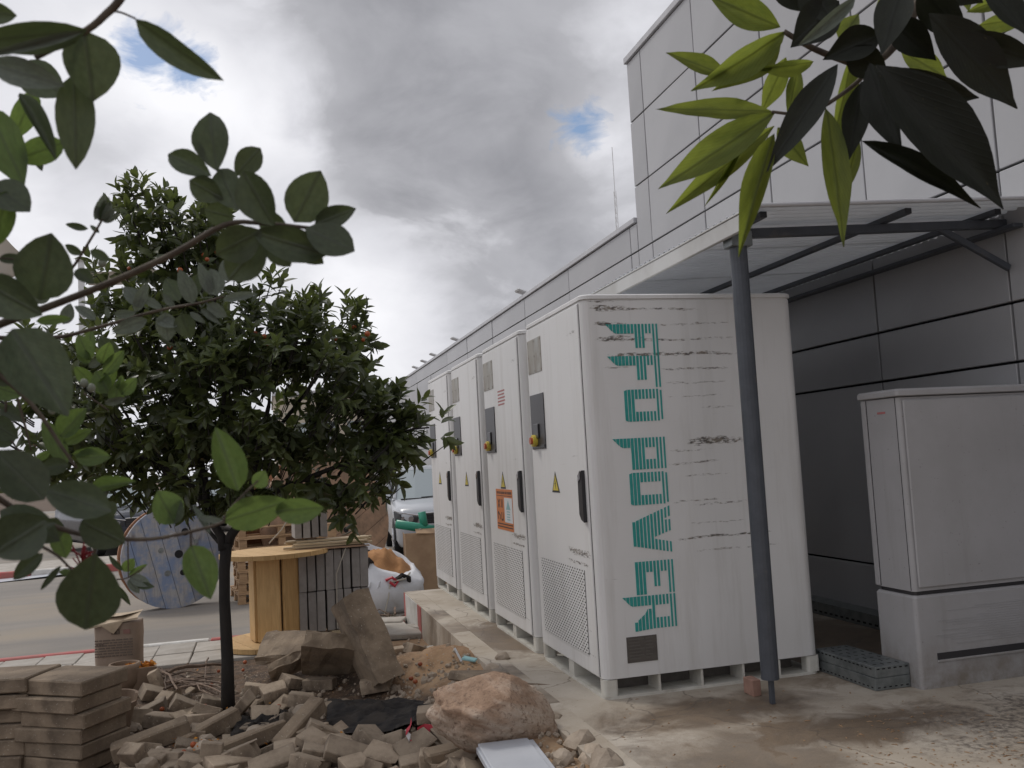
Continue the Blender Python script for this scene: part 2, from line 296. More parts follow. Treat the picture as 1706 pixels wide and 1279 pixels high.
MT['cabside'] = cab_mat('cabinet_paint_side', 0, [(.05, .22, 2.262, .014, 1.2), (.07, .26, 2.215, .024, 1.5), (.26, .75, 2.212, .012, .75), (.08, .26, 2.122, .016, 1.0), (.45, .95, 2.118, .010, .55),
    (.08, .40, 2.035, .020, .95), (.42, .95, 2.03, .014, .62), (.16, .80, 1.945, .015, 1.15), (.70, 1.0, 1.94, .012, .7), (.1, .3, 1.87, .01, .55), (.46, .92, 1.852, .012, .65), (.5, .92, 1.77, .010, .5), (.5, .9, 1.69, .008, .45), (.72, .92, 1.62, .012, .55),
    (.62, .98, 1.415, .028, 1.05), (.5, .75, 1.37, .010, .6), (.48, .8, 1.295, .012, .6), (.55, .9, 1.22, .010, .4), (.62, .98, 1.05, .012, .55), (.49, .85, 1.075, .010, .6), (.6, .98, .94, .008, .45), (.5, 1.1, .855, .010, .75), (.6, 1.2, .78, .010, .4), (.03, .12, .66, .01, .5)], 1.7)
MT['cabdoor'] = cab_mat('cabinet_paint_front', 1, [(.09, .46, .80, .028, 1.15), (.12, .5, .735, .014, .8), (.2, .33, 1.37, .012, .5), (.1, .4, .36, .006, .35), (.02, .1, 2.05, .02, .5), (.1, .3, 2.1, .02, .45), (.06, .3, .22, .006, .5)], 4.3)
MT['palletpl'] = M('cabinet_base_plastic', (.60, .59, .54), (.50, .48, .43), 5, .55, .04, 30, c3=(.3, .27, .22), c3_scale=4, c3_lo=.56, c3_hi=.8)
MT['citrus'] = leaf_mat('citrus_leaf', (.080, .102, .042), (.13, .155, .08), (.18, .23, .05), .30, .33, .35, False, 5, (.115, .125, .035))
MT['guava'] = leaf_mat('shrub_leaf', (.058, .078, .042), (.105, .122, .085), (.12, .155, .05), .24, .42, .35)
MT['guavalight'] = leaf_mat('young_shrub_leaf', (.085, .135, .045), (.16, .20, .11), (.22, .32, .07), .38, .5, .18)
MT['guavagrey'] = leaf_mat('grey_underside_leaf', (.16, .185, .155), (.21, .235, .21), (.16, .2, .12), .2, .65, .2)
MT['mango'] = leaf_mat('shaded_mango_leaf', (.010, .013, .007), (.012, .016, .009), (.05, .06, .015), .06, .65, .3)  # mango leaves in shade: the shade is put into this near-black colour
MT['mangobacklit'] = leaf_mat('backlit_mango_leaf', (.075, .105, .028), (.10, .13, .036), (.29, .34, .05), .54, .5, .3)  # lit copy of the mango leaf: backlight put into the yellow-green colour

# ------------------------------------------------------------------ mesh helpers
BOXF = []
def _cb():
    vs = [(a, b, c) for a in (-1, 1) for b in (-1, 1) for c in (-1, 1)]
    ix = {}
    k = 0
    for v in vs:
        for ax in range(3): ix[(v, ax)] = k; k += 1      # vertex of corner v lying on the face normal to axis ax
    F = []
    for ax in range(3):
        o = [i for i in range(3) if i != ax]
        for s in (-1, 1):
            def cor(p, q):
                t = [0, 0, 0]; t[ax] = s; t[o[0]] = p; t[o[1]] = q; return tuple(t)
            q = [ix[(cor(-1, -1), ax)], ix[(cor(1, -1), ax)], ix[(cor(1, 1), ax)], ix[(cor(-1, 1), ax)]]
            F.append(q)
    for ax in range(3):
        o = [i for i in range(3) if i != ax]
        for p in (-1, 1):
            for q in (-1, 1):
                a = [0, 0, 0]; a[o[0]] = p; a[o[1]] = q; b = list(a); a[ax] = -1; b[ax] = 1; a = tuple(a); b = tuple(b)
                F.append([ix[(a, o[0])], ix[(b, o[0])], ix[(b, o[1])], ix[(a, o[1])]])
    for v in vs: F.append([ix[(v, 0)], ix[(v, 1)], ix[(v, 2)]])
    return vs, ix, F
CBV, CBI, CBF = _cb()
def orient(verts, faces):
    """make a convex solid's faces point outward"""
    c = Vector((0, 0, 0))
    for v in verts: c += Vector(v)
    c /= len(verts); out = []
    for f in faces:
        p = [Vector(verts[i]) for i in f]; n = (p[1] - p[0]).cross(p[2] - p[0]); m = sum(p, Vector()) / len(p)
        out.append(list(f) if n.dot(m - c) >= 0 else list(f)[::-1])
    return out
CBF = orient([tuple(v[a] * (1 if a == ax else .9) for a in range(3)) for v in CBV for ax in range(3)], CBF)
PBF = [[0, 1, 3, 2], [4, 6, 7, 5], [0, 4, 5, 1], [2, 3, 7, 6], [0, 2, 6, 4], [1, 5, 7, 3]]
class MB:
    def __init__(s): s.v = []; s.f = []; s.mi = []; s.cur = 0
    def add(s, vs, fs, X=None):
        n = len(s.v)
        s.v += [tuple(X @ Vector(v)) if X is not None else tuple(v) for v in vs]
        s.f += [[i + n for i in f] for f in fs]; s.mi += [s.cur] * len(fs); return s
    def box(s, c, d, rot=None, bev=0.0, jit=0.0):
        h = [x / 2 for x in d]
        if bev:
            vs = []
            for v in CBV:
                j = [ru(-jit, jit) for _ in range(3)]
                for ax in range(3): vs.append([v[a] * (h[a] - (0 if a == ax else bev)) + j[a] for a in range(3)])
            fs = CBF
        else:
            vs = [[a * h[0], b * h[1], q * h[2]] for a in (-1, 1) for b in (-1, 1) for q in (-1, 1)]; fs = PBF
        X = Matrix.Translation(Vector(c))
        if rot is not None: X = X @ (rot if isinstance(rot, Matrix) else Euler(rot).to_matrix().to_4x4())
        return s.add(vs, fs, X)
    def box2(s, a, b, bev=0.0): return s.box([(x + y) / 2 for x, y in zip(a, b)], [abs(y - x) for x, y in zip(a, b)], None, bev)
    def tube(s, pts, rad, n=8, cap=True):
        pts = [Vector(p) for p in pts]; rad = rad if isinstance(rad, (list, tuple)) else [rad] * len(pts)
        vs, fs = [], []; up = None
        for i, p in enumerate(pts):
            t = (pts[min(i + 1, len(pts) - 1)] - pts[max(i - 1, 0)]).normalized()
            if up is None: up = t.orthogonal().normalized()
            up = (up - t * up.dot(t)); up = up.normalized() if up.length > 1e-6 else t.orthogonal().normalized()
            b = t.cross(up)
            for k in range(n):
                a = 2 * math.pi * k / n; vs.append(p + (up * math.cos(a) + b * math.sin(a)) * rad[i])
        for i in range(len(pts) - 1):
            for k in range(n): fs.append([i * n + k, i * n + (k + 1) % n, (i + 1) * n + (k + 1) % n, (i + 1) * n + k])
        if cap: fs.append(list(range(n))[::-1]); fs.append([(len(pts) - 1) * n + k for k in range(n)])
        return s.add(vs, fs)
    def rod(s, a, b, r, n=10, r2=None): return s.tube([a, b], [r, r if r2 is None else r2], n)
    def rings(s, rings, cap0=True, cap1=True):
        n = len(rings[0]); vs = [p for r in rings for p in r]; fs = []
        for i in range(len(rings) - 1):
            for k in range(n): fs.append([i * n + k, i * n + (k + 1) % n, (i + 1) * n + (k + 1) % n, (i + 1) * n + k])
        if cap0: fs.append(list(range(n))[::-1])
        if cap1: fs.append([(len(rings) - 1) * n + k for k in range(n)])
        return s.add(vs, fs)
    def prism(s, poly, axis_off):
        """closed polygon of 3-D points, extruded by a vector"""
        o = Vector(axis_off); n = len(poly); vs = [Vector(p) for p in poly] + [Vector(p) + o for p in poly]
        fs = [list(range(n))[::-1], [n + k for k in range(n)]] + [[k, (k + 1) % n, n + (k + 1) % n, n + k] for k in range(n)]
        return s.add(vs, fs)
    def mesh(s, name, mats, smooth=False):
        me = bpy.data.meshes.new(name); me.from_pydata([tuple(v) for v in s.v], [], s.f)
        for m in (mats if isinstance(mats, (list, tuple)) else [mats]): me.materials.append(MT[m] if isinstance(m, str) else m)
        me.polygons.foreach_set('material_index', s.mi)
        if smooth: me.polygons.foreach_set('use_smooth', [True] * len(me.polygons))
        me.update(); return me
    def build(s, name, mats, parent=None, smooth=False, loc=None, world=False, fix=False):
        org = Vector(loc) if (world and loc is not None) else (Vector(parent.location) if (world and parent) else None)
        if org is not None: s.v = [tuple(Vector(v) - org) for v in s.v]
        me = s.mesh(name, mats, smooth)
        if fix:
            import bmesh
            b = bmesh.new(); b.from_mesh(me); bmesh.ops.recalc_face_normals(b, faces=b.faces); b.to_mesh(me); b.free()
        o = bpy.data.objects.new(name, me); col.objects.link(o)
        if loc is not None: o.location = loc
        if parent: o.parent = parent
        return o
def inst(name, me, parent=None, loc=(0, 0, 0), rot=(0, 0, 0), scale=(1, 1, 1), mw=None):
    o = bpy.data.objects.new(name, me); col.objects.link(o)
    if parent: o.parent = parent
    if mw is not None: o.matrix_local = mw
    else: o.location = loc; o.rotation_euler = rot; o.scale = scale
    return o
def tag(o, label=None, cat=None, group=None, kind=None):
    if label: o['label'] = label
    if cat: o['category'] = cat
    if group: o['group'] = group
    if kind: o['kind'] = kind
    return o
def thing(name, label, cat, loc=(0, 0, 0), rz=0.0, group=None):
    o = bpy.data.objects.new(name, None); col.objects.link(o); o.location = loc; o.rotation_euler = (0, 0, rz); o.empty_display_size = .1
    return tag(o, label, cat, group)
def copy_tree(o, parent=None):
    c = o.copy(); col.objects.link(c)
    if parent: c.parent = parent
    for ch in list(o.children): copy_tree(ch, c)
    return c
def fbm(p, k=3):
    return noise.fractal(Vector(p), 1.0, 2.0, k)

# ------------------------------------------------------------------ ground
ZR, ZP = -.38, -.27          # road and pavement levels (the concrete pad is 0)
g = MB(); g.add([(-300, -200, -.5), (300, -200, -.5), (300, 500, -.5), (-300, 500, -.5)], [[0, 1, 2, 3]])
tag(g.build('ground', 'dirt'), kind='structure')
g = MB(); g.add([(-90, 4.95, ZR), (2.58, 4.95, ZR), (2.58, 60, ZR), (-90, 60, ZR)], [[0, 1, 2, 3]])
tag(g.build('road', 'asphalt'), kind='structure')
MOUNDS = [(-.75, 1.9, .75, .22), (-.55, .5, .6, .14), (-1.7, 2.3, .9, .10), (-1.2, .6, .8, .06), (-.6, -.6, .5, .16), (-2.2, 1.2, .8, .03), (-.4, 2.6, .35, .12), (-.45, -.3, .45, .16), (-.45, .5, .4, .12), (-.45, -1.1, .5, .2), (-.4, 1.2, .35, .14), (-.42, 1.75, .45, .16), (-.42, .9, .4, .08), (-3.1, 1.2, .7, -.13)]
def dirt_h(x, y):
    h = -.30 + .05 * fbm((x * 1.1, y * 1.1, .3)) + .03 * fbm((x * 4, y * 4, 2.3)) + .012 * fbm((x * 13, y * 13, 5))
    for a, b, r, k in MOUNDS:
        d = ((x - a) ** 2 + (y - b) ** 2) / (r * r); h += k * math.exp(-d * 1.6)
    if y > 3.1: h += (-.30 - h) * min(1, (y - 3.1) / .5)
    t = max(0, min(1, (x + 1.15) / .65)) * max(0, min(1, (2.9 - y) / .9)); t = t * t * (3 - 2 * t)
    k = -.055 + .045 * fbm((x * 2.5, y * 2.5, 4)) + .02 * fbm((x * 9, y * 9, 1)); h += t * (max(h, k) - h)
    return h
vs, fs = [], []; NX, NY = 190, 230; X0, X1, Y0, Y1 = -7.5, -.36, -5.2, 4.0
for j in range(NY + 1):
    for i in range(NX + 1):
        x = X0 + (X1 - X0) * i / NX; y = Y0 + (Y1 - Y0) * j / NY; vs.append((x, y, dirt_h(x, y)))
for j in range(NY):
    for i in range(NX): a = j * (NX + 1) + i; fs.append([a, a + 1, a + NX + 2, a + NX + 1])
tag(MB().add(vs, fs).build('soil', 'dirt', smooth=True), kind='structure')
def drop(u, v, lift=0.0):
    z = -.2
    for _ in range(12):
        p = at_z(u, v, z); z = .5 * z + .5 * (dirt_h(p.x, p.y) + lift)
    return at_z(u, v, z)
# pavement of slabs with its kerb along the road
pv = MB(); pv.box2((-14, 3.55, -.5), (-.44, 4.86, ZP - .055)); pv = tag(pv.build('pavement', 'kerb'), kind='structure')
sm = [MB().box((0, 0, 0), (.335, .50, .06), None, .006, .003).mesh('paving_slab', 'paving') for _ in range(4)]
k = 0
for i in range(26):
    for j in range(2):
        x = -.62 - .345 * i; y = 4.60 - .52 * j
        if x > -1.35 and j == 1: continue
        inst('paving_slab', sm[k % 4], pv, (x + ru(-.004, .004), y, ZP - .03 + ru(-.004, .004)), (ru(-.008, .008), ru(-.008, .008), ru(-.01, .01))); k += 1
kb = MB()
kb = tag(MB().box2((-14, 4.862, -.5), (-.42, 4.865, ZP - .05)).build('kerb', 'kerb'), kind='structure')
x = -.44
for i in range(14):
    wdt = .98; m = 'whitepaint' if (x - wdt / 2) > -3.15 and (x - wdt / 2) < -1.95 else 'redpaint'
    inst('kerb_stone', MB().box((0, 0, 0), (wdt - .01, .10, .30), None, .012).mesh('kerb_stone', m), kb, (x - wdt / 2, 4.918, ZP - .15 + .012)); x -= wdt
# far side kerb island
isl = tag(MB().box2((-30, 14.6, -.5), (-3.2, 17.0, -.27)).build('traffic_island', 'kerb'), kind='structure')
x = -3.2; k = 0
for i in range(16):
    inst('kerb_stone', MB().box((0, 0, 0), (.98, .14, .24), None, .015).mesh('kerb_stone', 'redpaint' if k % 2 else 'whitepaint'), isl, (x - .5, 14.52, -.36)); x -= 1.0; k += 1
# concrete pad with a separate kerb strip
pad = MB(); pad.box2((-.2402, -8, -.5), (2.6, 5.13, 0)); pad = tag(pad.build('concrete_pad', 'pad'), kind='structure')
y = 5.13
for i, ln in enumerate((2.65, 2.4, 2.45, 2.45, 2.45)):
    m = MB().box((0, 0, 0), (.163, ln - .008, .40), None, .003, .001).mesh('kerb_strip', 'pad')
    inst('kerb_strip', m, pad, (-.322, y - ln / 2, -.198)); y -= ln
for (y0, y1, m) in ((5.02, 5.132, 'redpaint'), (4.20, 5.02, 'whitepaint'), (3.98, 4.20, 'redpaint')):
    inst('kerb_paint', MB().box2((-.409, y0, -.36), (-.400, y1, -.006)).mesh('kerb_paint', m), pad)

# ------------------------------------------------------------------ building
XW = 2.6
bld = thing('clad_building', 'grey panel-clad building with a taller block above the canopy', 'building', (XW, 0, 0))
b = MB(); b.box2((XW + .04, -8, -.4), (XW + 9, 5.13, 6.10)); b.box2((XW + .04, 5.13, -.4), (XW + 9, 37, 4.12)); b.build('backing_wall', 'joint', bld, world=True)
pmeshes = {}
def panel(y0, y1, z0, z1, gap=.0085):
    k = (round(y1 - y0, 3), round(z1 - z0, 3))
    if k not in pmeshes: pmeshes[k] = MB().box((0, 0, 0), (.036, y1 - y0 - 2 * gap, z1 - z0 - 2 * gap), None, .004).mesh('panel', 'panel')
    inst('panel', pmeshes[k], bld, (.018 + ru(-.001, .001), (y0 + y1) / 2, (z0 + z1) / 2), (0, ru(-.0045, .0045), ru(-.004, .004)))
ZS = [.0, .435, 1.792, 2.152, 2.97, 3.785, 4.56, 5.355, 6.10]
YS = [5.15, 4.735, 3.40, 2.135, .845, -.425, -1.70, -2.97, -4.24, -5.5, -6.8, -8.0]
for i in range(len(YS) - 1):
    for j in range(len(ZS) - 1):
        if YS[i] < -4 and ZS[j] > 3: continue
        panel(YS[i + 1], YS[i], ZS[j], ZS[j + 1])
YL = [5.15, 5.38]
while YL[-1] < 36.5: YL.append(YL[-1] + 2.43)
ZL = [.0, .435, 1.792, 3.06, 3.785, 4.13]
for i in range(len(YL) - 1):
    for j in range(len(ZL) - 1): panel(YL[i], YL[i + 1], ZL[j], ZL[j + 1])
b = MB(); b.box2((XW - .03, -8, 6.103), (XW + .5, 5.17, 6.18), .006); b.build('parapet_cap', 'cap', bld, world=True)
b = MB(); b.box2((XW - .03, 5.173, 4.133), (XW + .5, 37, 4.20), .006); b.build('parapet_cap', 'cap', bld, world=True)
for y in (10.4, 16.4, 19.45, 21.0, 22.6, 28.5):
    b = MB(); b.rod((XW + .25, y, 4.2), (XW + .05, y, 4.30), .015, 6); b.box((XW + .0, y, 4.285), (.20, .24, .045), (0, .35, 0), .02)
    b.build('flood_lamp', 'white', bld, world=True)
b = MB()
for k in range(3): b.box((XW - .02, 21.2 + .0 * k, 2.62 - .17 * k), (.02, .5, .10), None, .004)
b.build('wall_sign', 'white', bld, world=True)
# cable tray along the foot of the wall
ct = thing('cable_tray', 'long galvanised cable tray with slotted side along the foot of the dark wall', 'cable tray', (2.5, 0, 0))
b = MB(); b.box2((2.44, -2.2, 0.002), (2.445, 5, .10)); b.box2((2.445, -2.2, .09), (2.595, 5, .10)); b.build('tray_body', 'galv', ct, world=True)
b = MB(); y = -2.1
while y < 5: b.box2((2.437, y, .022), (2.4395, y + .035, .036)); y += .07
tag(b.build('slots', 'hole', ct, world=True), kind='stuff')
# ------------------------------------------------------------------ canopy
cn = thing('canopy', 'corrugated white sheet canopy on grey steel frame against the building', 'canopy', (.75, -.456, 0))
SL = math.tan(R_(2.6))
def cz(x): return 2.612 + (x - .72) * SL
def sheet(y0, y1, dz):
    vs, fs = [], []; n = int((y1 - y0) / .019); xs = (.70, 2.597)
    for i in range(n + 1):
        y = y0 + (y1 - y0) * i / n; ph = (i % 4); h = (0, .022, .022, 0)[ph]
        for x in xs: vs.append((x, y, cz(x) + h + dz))
    for i in range(n): fs.append([2 * i, 2 * i + 1, 2 * i + 3, 2 * i + 2])
    n0 = len(vs); vs += [(p[0], p[1], p[2] + .003) for p in vs]
    fs += [[q + n0 for q in f[::-1]] for f in list(fs)]
    MB().add(vs, fs).build('roof_sheet', 'sheet', cn, world=True)
for i in range(6): sheet(-.75 + .99 * i, -.75 + .99 * (i + 1) + .05, .004 * (i % 2))
b = MB(); b.box2((.672, -.74, 2.51), (.697, 5.2, 2.600), .004); b.box2((.668, -.745, 2.601), (.73, 5.2, 2.6105), .002); b.build('edge_flashing', 'flash', cn, world=True)
b = MB(); b.rod((.70, -.764, 2.622), (2.59, -.764, 2.622 + 1.89 * SL), .012, 8); b.build('front_trim', 'cap', cn, world=True)
ex = (0, -math.atan(SL), 0)
def beam(y, x0=.70, x1=2.58, zc=-.065, sz=(.05, .052)):
    xm = (x0 + x1) / 2; b = MB(); b.box((xm, y, cz(xm) + zc), (x1 - x0, sz[0], sz[1]), ex, .006); return b.build('cross_beam', 'steel', cn, world=True)
beam(-.456, zc=-.066); beam(3.2, zc=-.066); beam(5.1, zc=-.066)
for x, y0 in ((.80, -.70), (1.72, -.68), (2.40, -.60)):
    b = MB(); b.box2((x - .020, y0, cz(x) - .040), (x + .020, 5.2, cz(x) - .006), .004); p = b.build('purlin', 'steel', cn, world=True)
    MB().box((x, y0 - .003, cz(x) - .023), (.038, .006, .032), None, .001).build('end_cap', 'black', p).location = -Vector(cn.location)
b = MB(); b.box2((2.50, -.6, 2.575), (2.575, 5.2, 2.60), .003); b.build('wall_rail', 'steel', cn, world=True)
def brace(p0, p1, up=(0, 1, 0), sz=(.04, .06)):
    d = (Vector(p1) - Vector(p0)); X = d.to_track_quat('X', 'Z').to_matrix().to_4x4(); b = MB(); b.box((Vector(p0) + Vector(p1)) / 2, (d.length, *sz), X, .004); b.build('brace', 'steel', cn, world=True)
brace((2.10, -.456, 2.60), (2.58, -.456, 2.36), sz=(.03, .04))
b = MB(); b.tube([(.775, -.456, .13), (.775, -.456, 2.48)], .048, 16); b.v = [(.775 + (p[0] - .775) * 1.0, -.456 + (p[1] + .456) * 1.0, p[2]) for p in b.v]
po = b.build('post', 'steel', cn, smooth=False, world=True)
b = MB(); b.box2((.764, -.472, 0), (.788, -.446, .16), .002); b.build('post_stub', 'steel', cn, world=True)
b = MB(); b.box((.775, -.456, 2.515), (.13, .10, .085), None, .004); b.build('bracket', 'galv', cn, world=True)

# ------------------------------------------------------------------ power cabinets
CW, CD, CH, PITCH_Y, SEAM = 1.37, 1.213, 2.3, 1.3767, .106
def rrect(x0, x1, y0, y1, r, z, n=5):
    P = []
    for (cx, cy, a0) in ((x1 - r, y1 - r, 0), (x0 + r, y1 - r, 90), (x0 + r, y0 + r, 180), (x1 - r, y0 + r, 270)):
        for k in range(n + 1): a = R_(a0 + 90 * k / n); P.append((cx + r * math.cos(a), cy + r * math.sin(a), z))
    return P
def glyph(ch):
    T = lambda v: min(.3, .3 * (v + .36) / .22) if v < -.14 else .3
    def f(v):
        if ch == 'F':
            if v < 0: return [(0, T(v))]
            if v > .80: return [(0, 1)]
            if .36 < v < .66: return [(0, .76)]
            if v >= .66: return [(0, .3)]
            return [(0, .3)]
        if ch == 'O':
            if v < 0: return []
            e_ = .04 if v < .08 or v > .93 else 0
            if v < .30 or v > .80: return [(e_, 1 - e_)]
            return [(0, .30), (.70, 1)]
        if ch == 'P':
            if v < .12: return [(0, T(v))]
            if v < .42 or v > .74: return [(0, 1)]
            return [(0, .31), (.69, 1)]
        if ch == 'R':
            if v < -.05: return [(0, T(v))]
            if v < .33: return [(0, .29), (.78 - .38 * (v + .05) / .38 if v < .2 else .4, 1.04 - .1 * v)]
            if v < .5 or v > .78: return [(0, 1)]
            return [(0, .3), (.68, 1)]
        if ch == 'E':
            if v < 0: return []
            if v < .30 or v > .84: return [(0, 1)]
            if .44 < v < .68: return [(0, .78)]
            return [(0, .33)]
        if ch == 'W':
            if v < 0: return []
            l = lambda a, b: a + (b - a) * v
            segs = [(l(.36, .0), l(.62, .24)), (l(.36, .33), l(.62, .58)), (l(.64, .33), l(.90, .58)), (l(.64, .86), l(.90, 1.10))]
            segs.sort(); out = [list(segs[0])]
            for a, b_ in segs[1:]:
                if a <= out[-1][1] + .015: out[-1][1] = max(out[-1][1], b_)
                else: out.append([a, b_])
            return out
    return f
def letter(ch, ztop, unit, parent):
    f = glyph(ch); b = MB(); xb, xt = .225, .468; pitch = 1 / 11.0
    for k in range(-4, 11):
        v = (k + .5) * pitch; duty = .82 - .38 * max(0, v); iv = f(v)
        a0, a1 = v - duty * pitch / 2, v + duty * pitch / 2
        iv = [tuple(q) for q in iv]
        for (u0, u1) in iv:
            if u1 - u0 < .02: continue
            q0, q1 = f(a0), f(a1); w0, w1 = (u0, u1), (u0, u1)
            if len(q0) == len(iv) == len(q1):
                m0, m1 = q0[iv.index((u0, u1))] if (u0, u1) in iv else (u0, u1), q1[iv.index((u0, u1))] if (u0, u1) in iv else (u0, u1)
                if max(abs(m0[0] - u0), abs(m0[1] - u1), abs(m1[0] - u0), abs(m1[1] - u1)) < .2: w0, w1 = m0, m1
            xa, xb_ = xb + (xt - xb) * a0, xb + (xt - xb) * a1
            ya = -.0032
            zs = [ztop - q * unit for q in (w0[0], w1[0], w1[1], w0[1])]
            b.add([(xa, ya, zs[0]), (xb_, ya, zs[1]), (xb_, ya, zs[2]), (xa, ya, zs[3]), (xa, 0, zs[0]), (xb_, 0, zs[1]), (xb_, 0, zs[2]), (xa, 0, zs[3])],
                  [[0, 3, 2, 1], [0, 1, 5, 4], [1, 2, 6, 5], [2, 3, 7, 6], [3, 0, 4, 7]])
    b.build('letter', 'teal', parent)
def make_cabinet(idx, label):
    t = thing('power_cabinet', label, 'power cabinet', (0, idx * PITCH_Y, 0), 0, 'white power cabinets in a row on the concrete pad')
    r = .055
    b = MB(); b.rings([rrect(.0, CW, 0, CD, r, SEAM + .004), rrect(.0, CW, 0, CD, r, 2.262)]); b.build('body', 'cabside', t)
    b = MB(); b.rings([rrect(.004, CW - .004, .004, CD - .004, r, 2.2625), rrect(.004, CW - .004, .004, CD - .004, r, 2.272), rrect(-.006, CW + .006, -.006, CD + .006, r, 2.273), rrect(-.006, CW + .006, -.006, CD + .006, r, 2.293), rrect(.004, CW - .004, .004, CD - .004, r, 2.301)]); b.build('lid', 'cabdoor', t)
    # door on the long side that faces the yard
    b = MB(); b.box2((-.010, .062, SEAM + .012), (.004, 1.165, 2.255), .003); d = b.build('door', 'cabdoor', t)
    for (a, c) in (((-.002, .0575, SEAM + .01), (.002, .0605, 2.257)), ((-.002, 1.1665, SEAM + .01), (.002, 1.1695, 2.257))): b = MB(); b.box2(a, c); b.build('door_seam', 'hole', t)
    b = MB(); b.box2((-.0125, .825, 1.945), (-.010, 1.145, 2.178), .001); 
    for yy in (.84, .985, 1.13):
        for zq in (1.96, 2.06, 2.163): b.box((-.0135, yy, zq), (.004, .012, .012), None, .002)
    b.build('stained_cover', 'win', d)
    b = MB(); b.box2((-.016, .822, 1.43), (-.010, 1.138, 1.80), .002); cp = b.build('control_panel', 'ctrl', d)
    b = MB(); b.box2((-.026, .95, 1.50), (-.016, 1.06, 1.60), .004); b.build('display_hood', 'ctrl2', cp)
    b = MB(); b.box2((-.020, .835, 1.438), (-.016, 1.125, 1.458), .001); b.build('lower_rail', 'ctrl2', cp)
    b = MB(); b.rod((-.014, 1.03, 1.487), (-.046, 1.03, 1.487), .040, 16); eb = b.build('emergency_button', 'yellow', cp)
    b = MB(); b.rod((-.045, 1.03, 1.487), (-.062, 1.03, 1.487), .024, 14); b.build('button_cap', 'knobred', eb)
    # hazard triangle
    b = MB(); b.prism([(-.0105, .745, 1.145), (-.0105, .585, 1.145), (-.0105, .665, 1.278)], (-.0015, 0, 0)); s = b.build('hazard_sign', 'signblack', d, fix=True)
    b = MB(); b.prism([(-.0122, .722, 1.158), (-.0122, .608, 1.158), (-.0122, .665, 1.255)], (-.0012, 0, 0)); b.build('sign_face', 'yellow', s, fix=True)
    b = MB(); b.prism([(-.0136, .672, 1.235), (-.0136, .655, 1.20), (-.0136, .664, 1.20), (-.0136, .655, 1.165), (-.0136, .678, 1.205), (-.0136, .668, 1.205)], (-.001, 0, 0)); b.build('lightning_bolt', 'signblack', s, fix=True)
    # recessed pull handle
    b = MB(); b.prism([(-.010, .118, 1.275), (-.010, .165, 1.235), (-.010, .168, 1.03), (-.010, .140, 1.0), (-.010, .095, .985), (-.010, .095, 1.285)], (-.022, 0, 0)); h = b.build('handle', 'black', d, fix=True)
    b = MB(); b.prism([(-.033, .110, 1.284), (-.033, .150, 1.255), (-.033, .150, 1.215), (-.033, .112, 1.235)], (-.004, 0, 0)); b.build('handle_lock', 'chrome', h, fix=True)
    # perforated vent grille: sheet with real holes over a dark backing
    b = MB(); b.box2((-.0112, .20, .215), (-.0100, 1.09, .70)); b.build('vent_backing', 'hole', d)
    vs, fs = [], []; ny, nz = 20, 30; y0, y1, z0, z1 = .196, 1.094, .211, .704; dy, dz = (y1 - y0) / ny, (z1 - z0) / nz
    xo = -.0142
    for j in range(nz):
        off = 0
        for i in range(ny):
            a, c = y0 + i * dy, z0 + j * dz; q = .20; sh = (.25 if j % 2 else -.25)
            n0 = len(vs); vs += [(xo, a, c), (xo, a + dy, c), (xo, a + dy, c + dz), (xo, a, c + dz)]
            vs += [(xo, a + dy * (.5 - q + sh), c + dz * .24), (xo, a + dy * (.5 + q + sh), c + dz * .24), (xo, a + dy * (.5 + q + sh), c + dz * .76), (xo, a + dy * (.5 - q + sh), c + dz * .76)]
            fs += [[n0, n0 + 4, n0 + 5, n0 + 1], [n0 + 1, n0 + 5, n0 + 6, n0 + 2], [n0 + 2, n0 + 6, n0 + 7, n0 + 3], [n0 + 3, n0 + 7, n0 + 4, n0]]
    vg = MB().add(vs, fs).build('vent_grille', 'cabdoor', d); vg['kind'] = 'stuff'
    # moulded base with fork pockets
    b = MB(); b.rings([rrect(0, CW, 0, CD, r, 0), rrect(0, CW, 0, CD, r, .016)]); b.build('base_rail', 'palletpl', t)
    b = MB(); b.box2((.13, .16, .017), (CW - .10, CD - .10, .103)); b.build('base_core', 'plateg', t)  # dark colour of the core paints in the shade inside the fork pockets
    for (xx, yy) in ((0, 0), (CW - .085, 0), (0, CD - .06), (CW - .085, CD - .06)):
        b = MB()
        x1_, y1_ = xx + (.085 if yy in (0, CD - .06) and True else .08), yy + (.085 if yy == 0 else .06)
        rr = .05 if (xx == 0 and yy == 0) else .02
        b.rings([rrect(xx + .001, x1_, yy + .001, y1_, rr if rr < (y1_ - yy) / 2 else .02, .016), rrect(xx + .001, x1_, yy + .001, y1_, rr if rr < (y1_ - yy) / 2 else .02, SEAM)]); b.build('base_foot', 'palletpl', t)
    for yy in (.60,):
        b = MB(); b.box2((.004, yy - .05, .016), (.30, yy + .05, SEAM)); b.build('base_divider', 'palletpl', t)
    for xx in (.335, .60, .865, 1.10):
        b = MB(); b.box2((xx - .007, .004, .016), (xx + .007, .28, SEAM)); b.build('base_divider', 'palletpl', t)
    return t
CL = ['white power cabinet nearest in the row, with big green striped lettering on its end', 'white power cabinet with the orange notice on its door', 'white power cabinet between the orange-notice cabinet and the farthest cabinet', 'white power cabinet at the far end of the row beside the sand bag']
c0 = make_cabinet(0, CL[0]); cabs = [c0]
for i in range(1, 4):
    c = copy_tree(c0); c.location = (0, i * PITCH_Y, 0); c['label'] = CL[i]; cabs.append(c)
for ch, z0, un in (('F', 2.122, .186), ('F', 1.934, .186), ('O', 1.737, .186), ('P', 1.455, .182), ('O', 1.255, .186), ('W', 1.058, .245), ('E', .747, .186), ('R', .553, .186)): letter(ch, z0, un, c0)
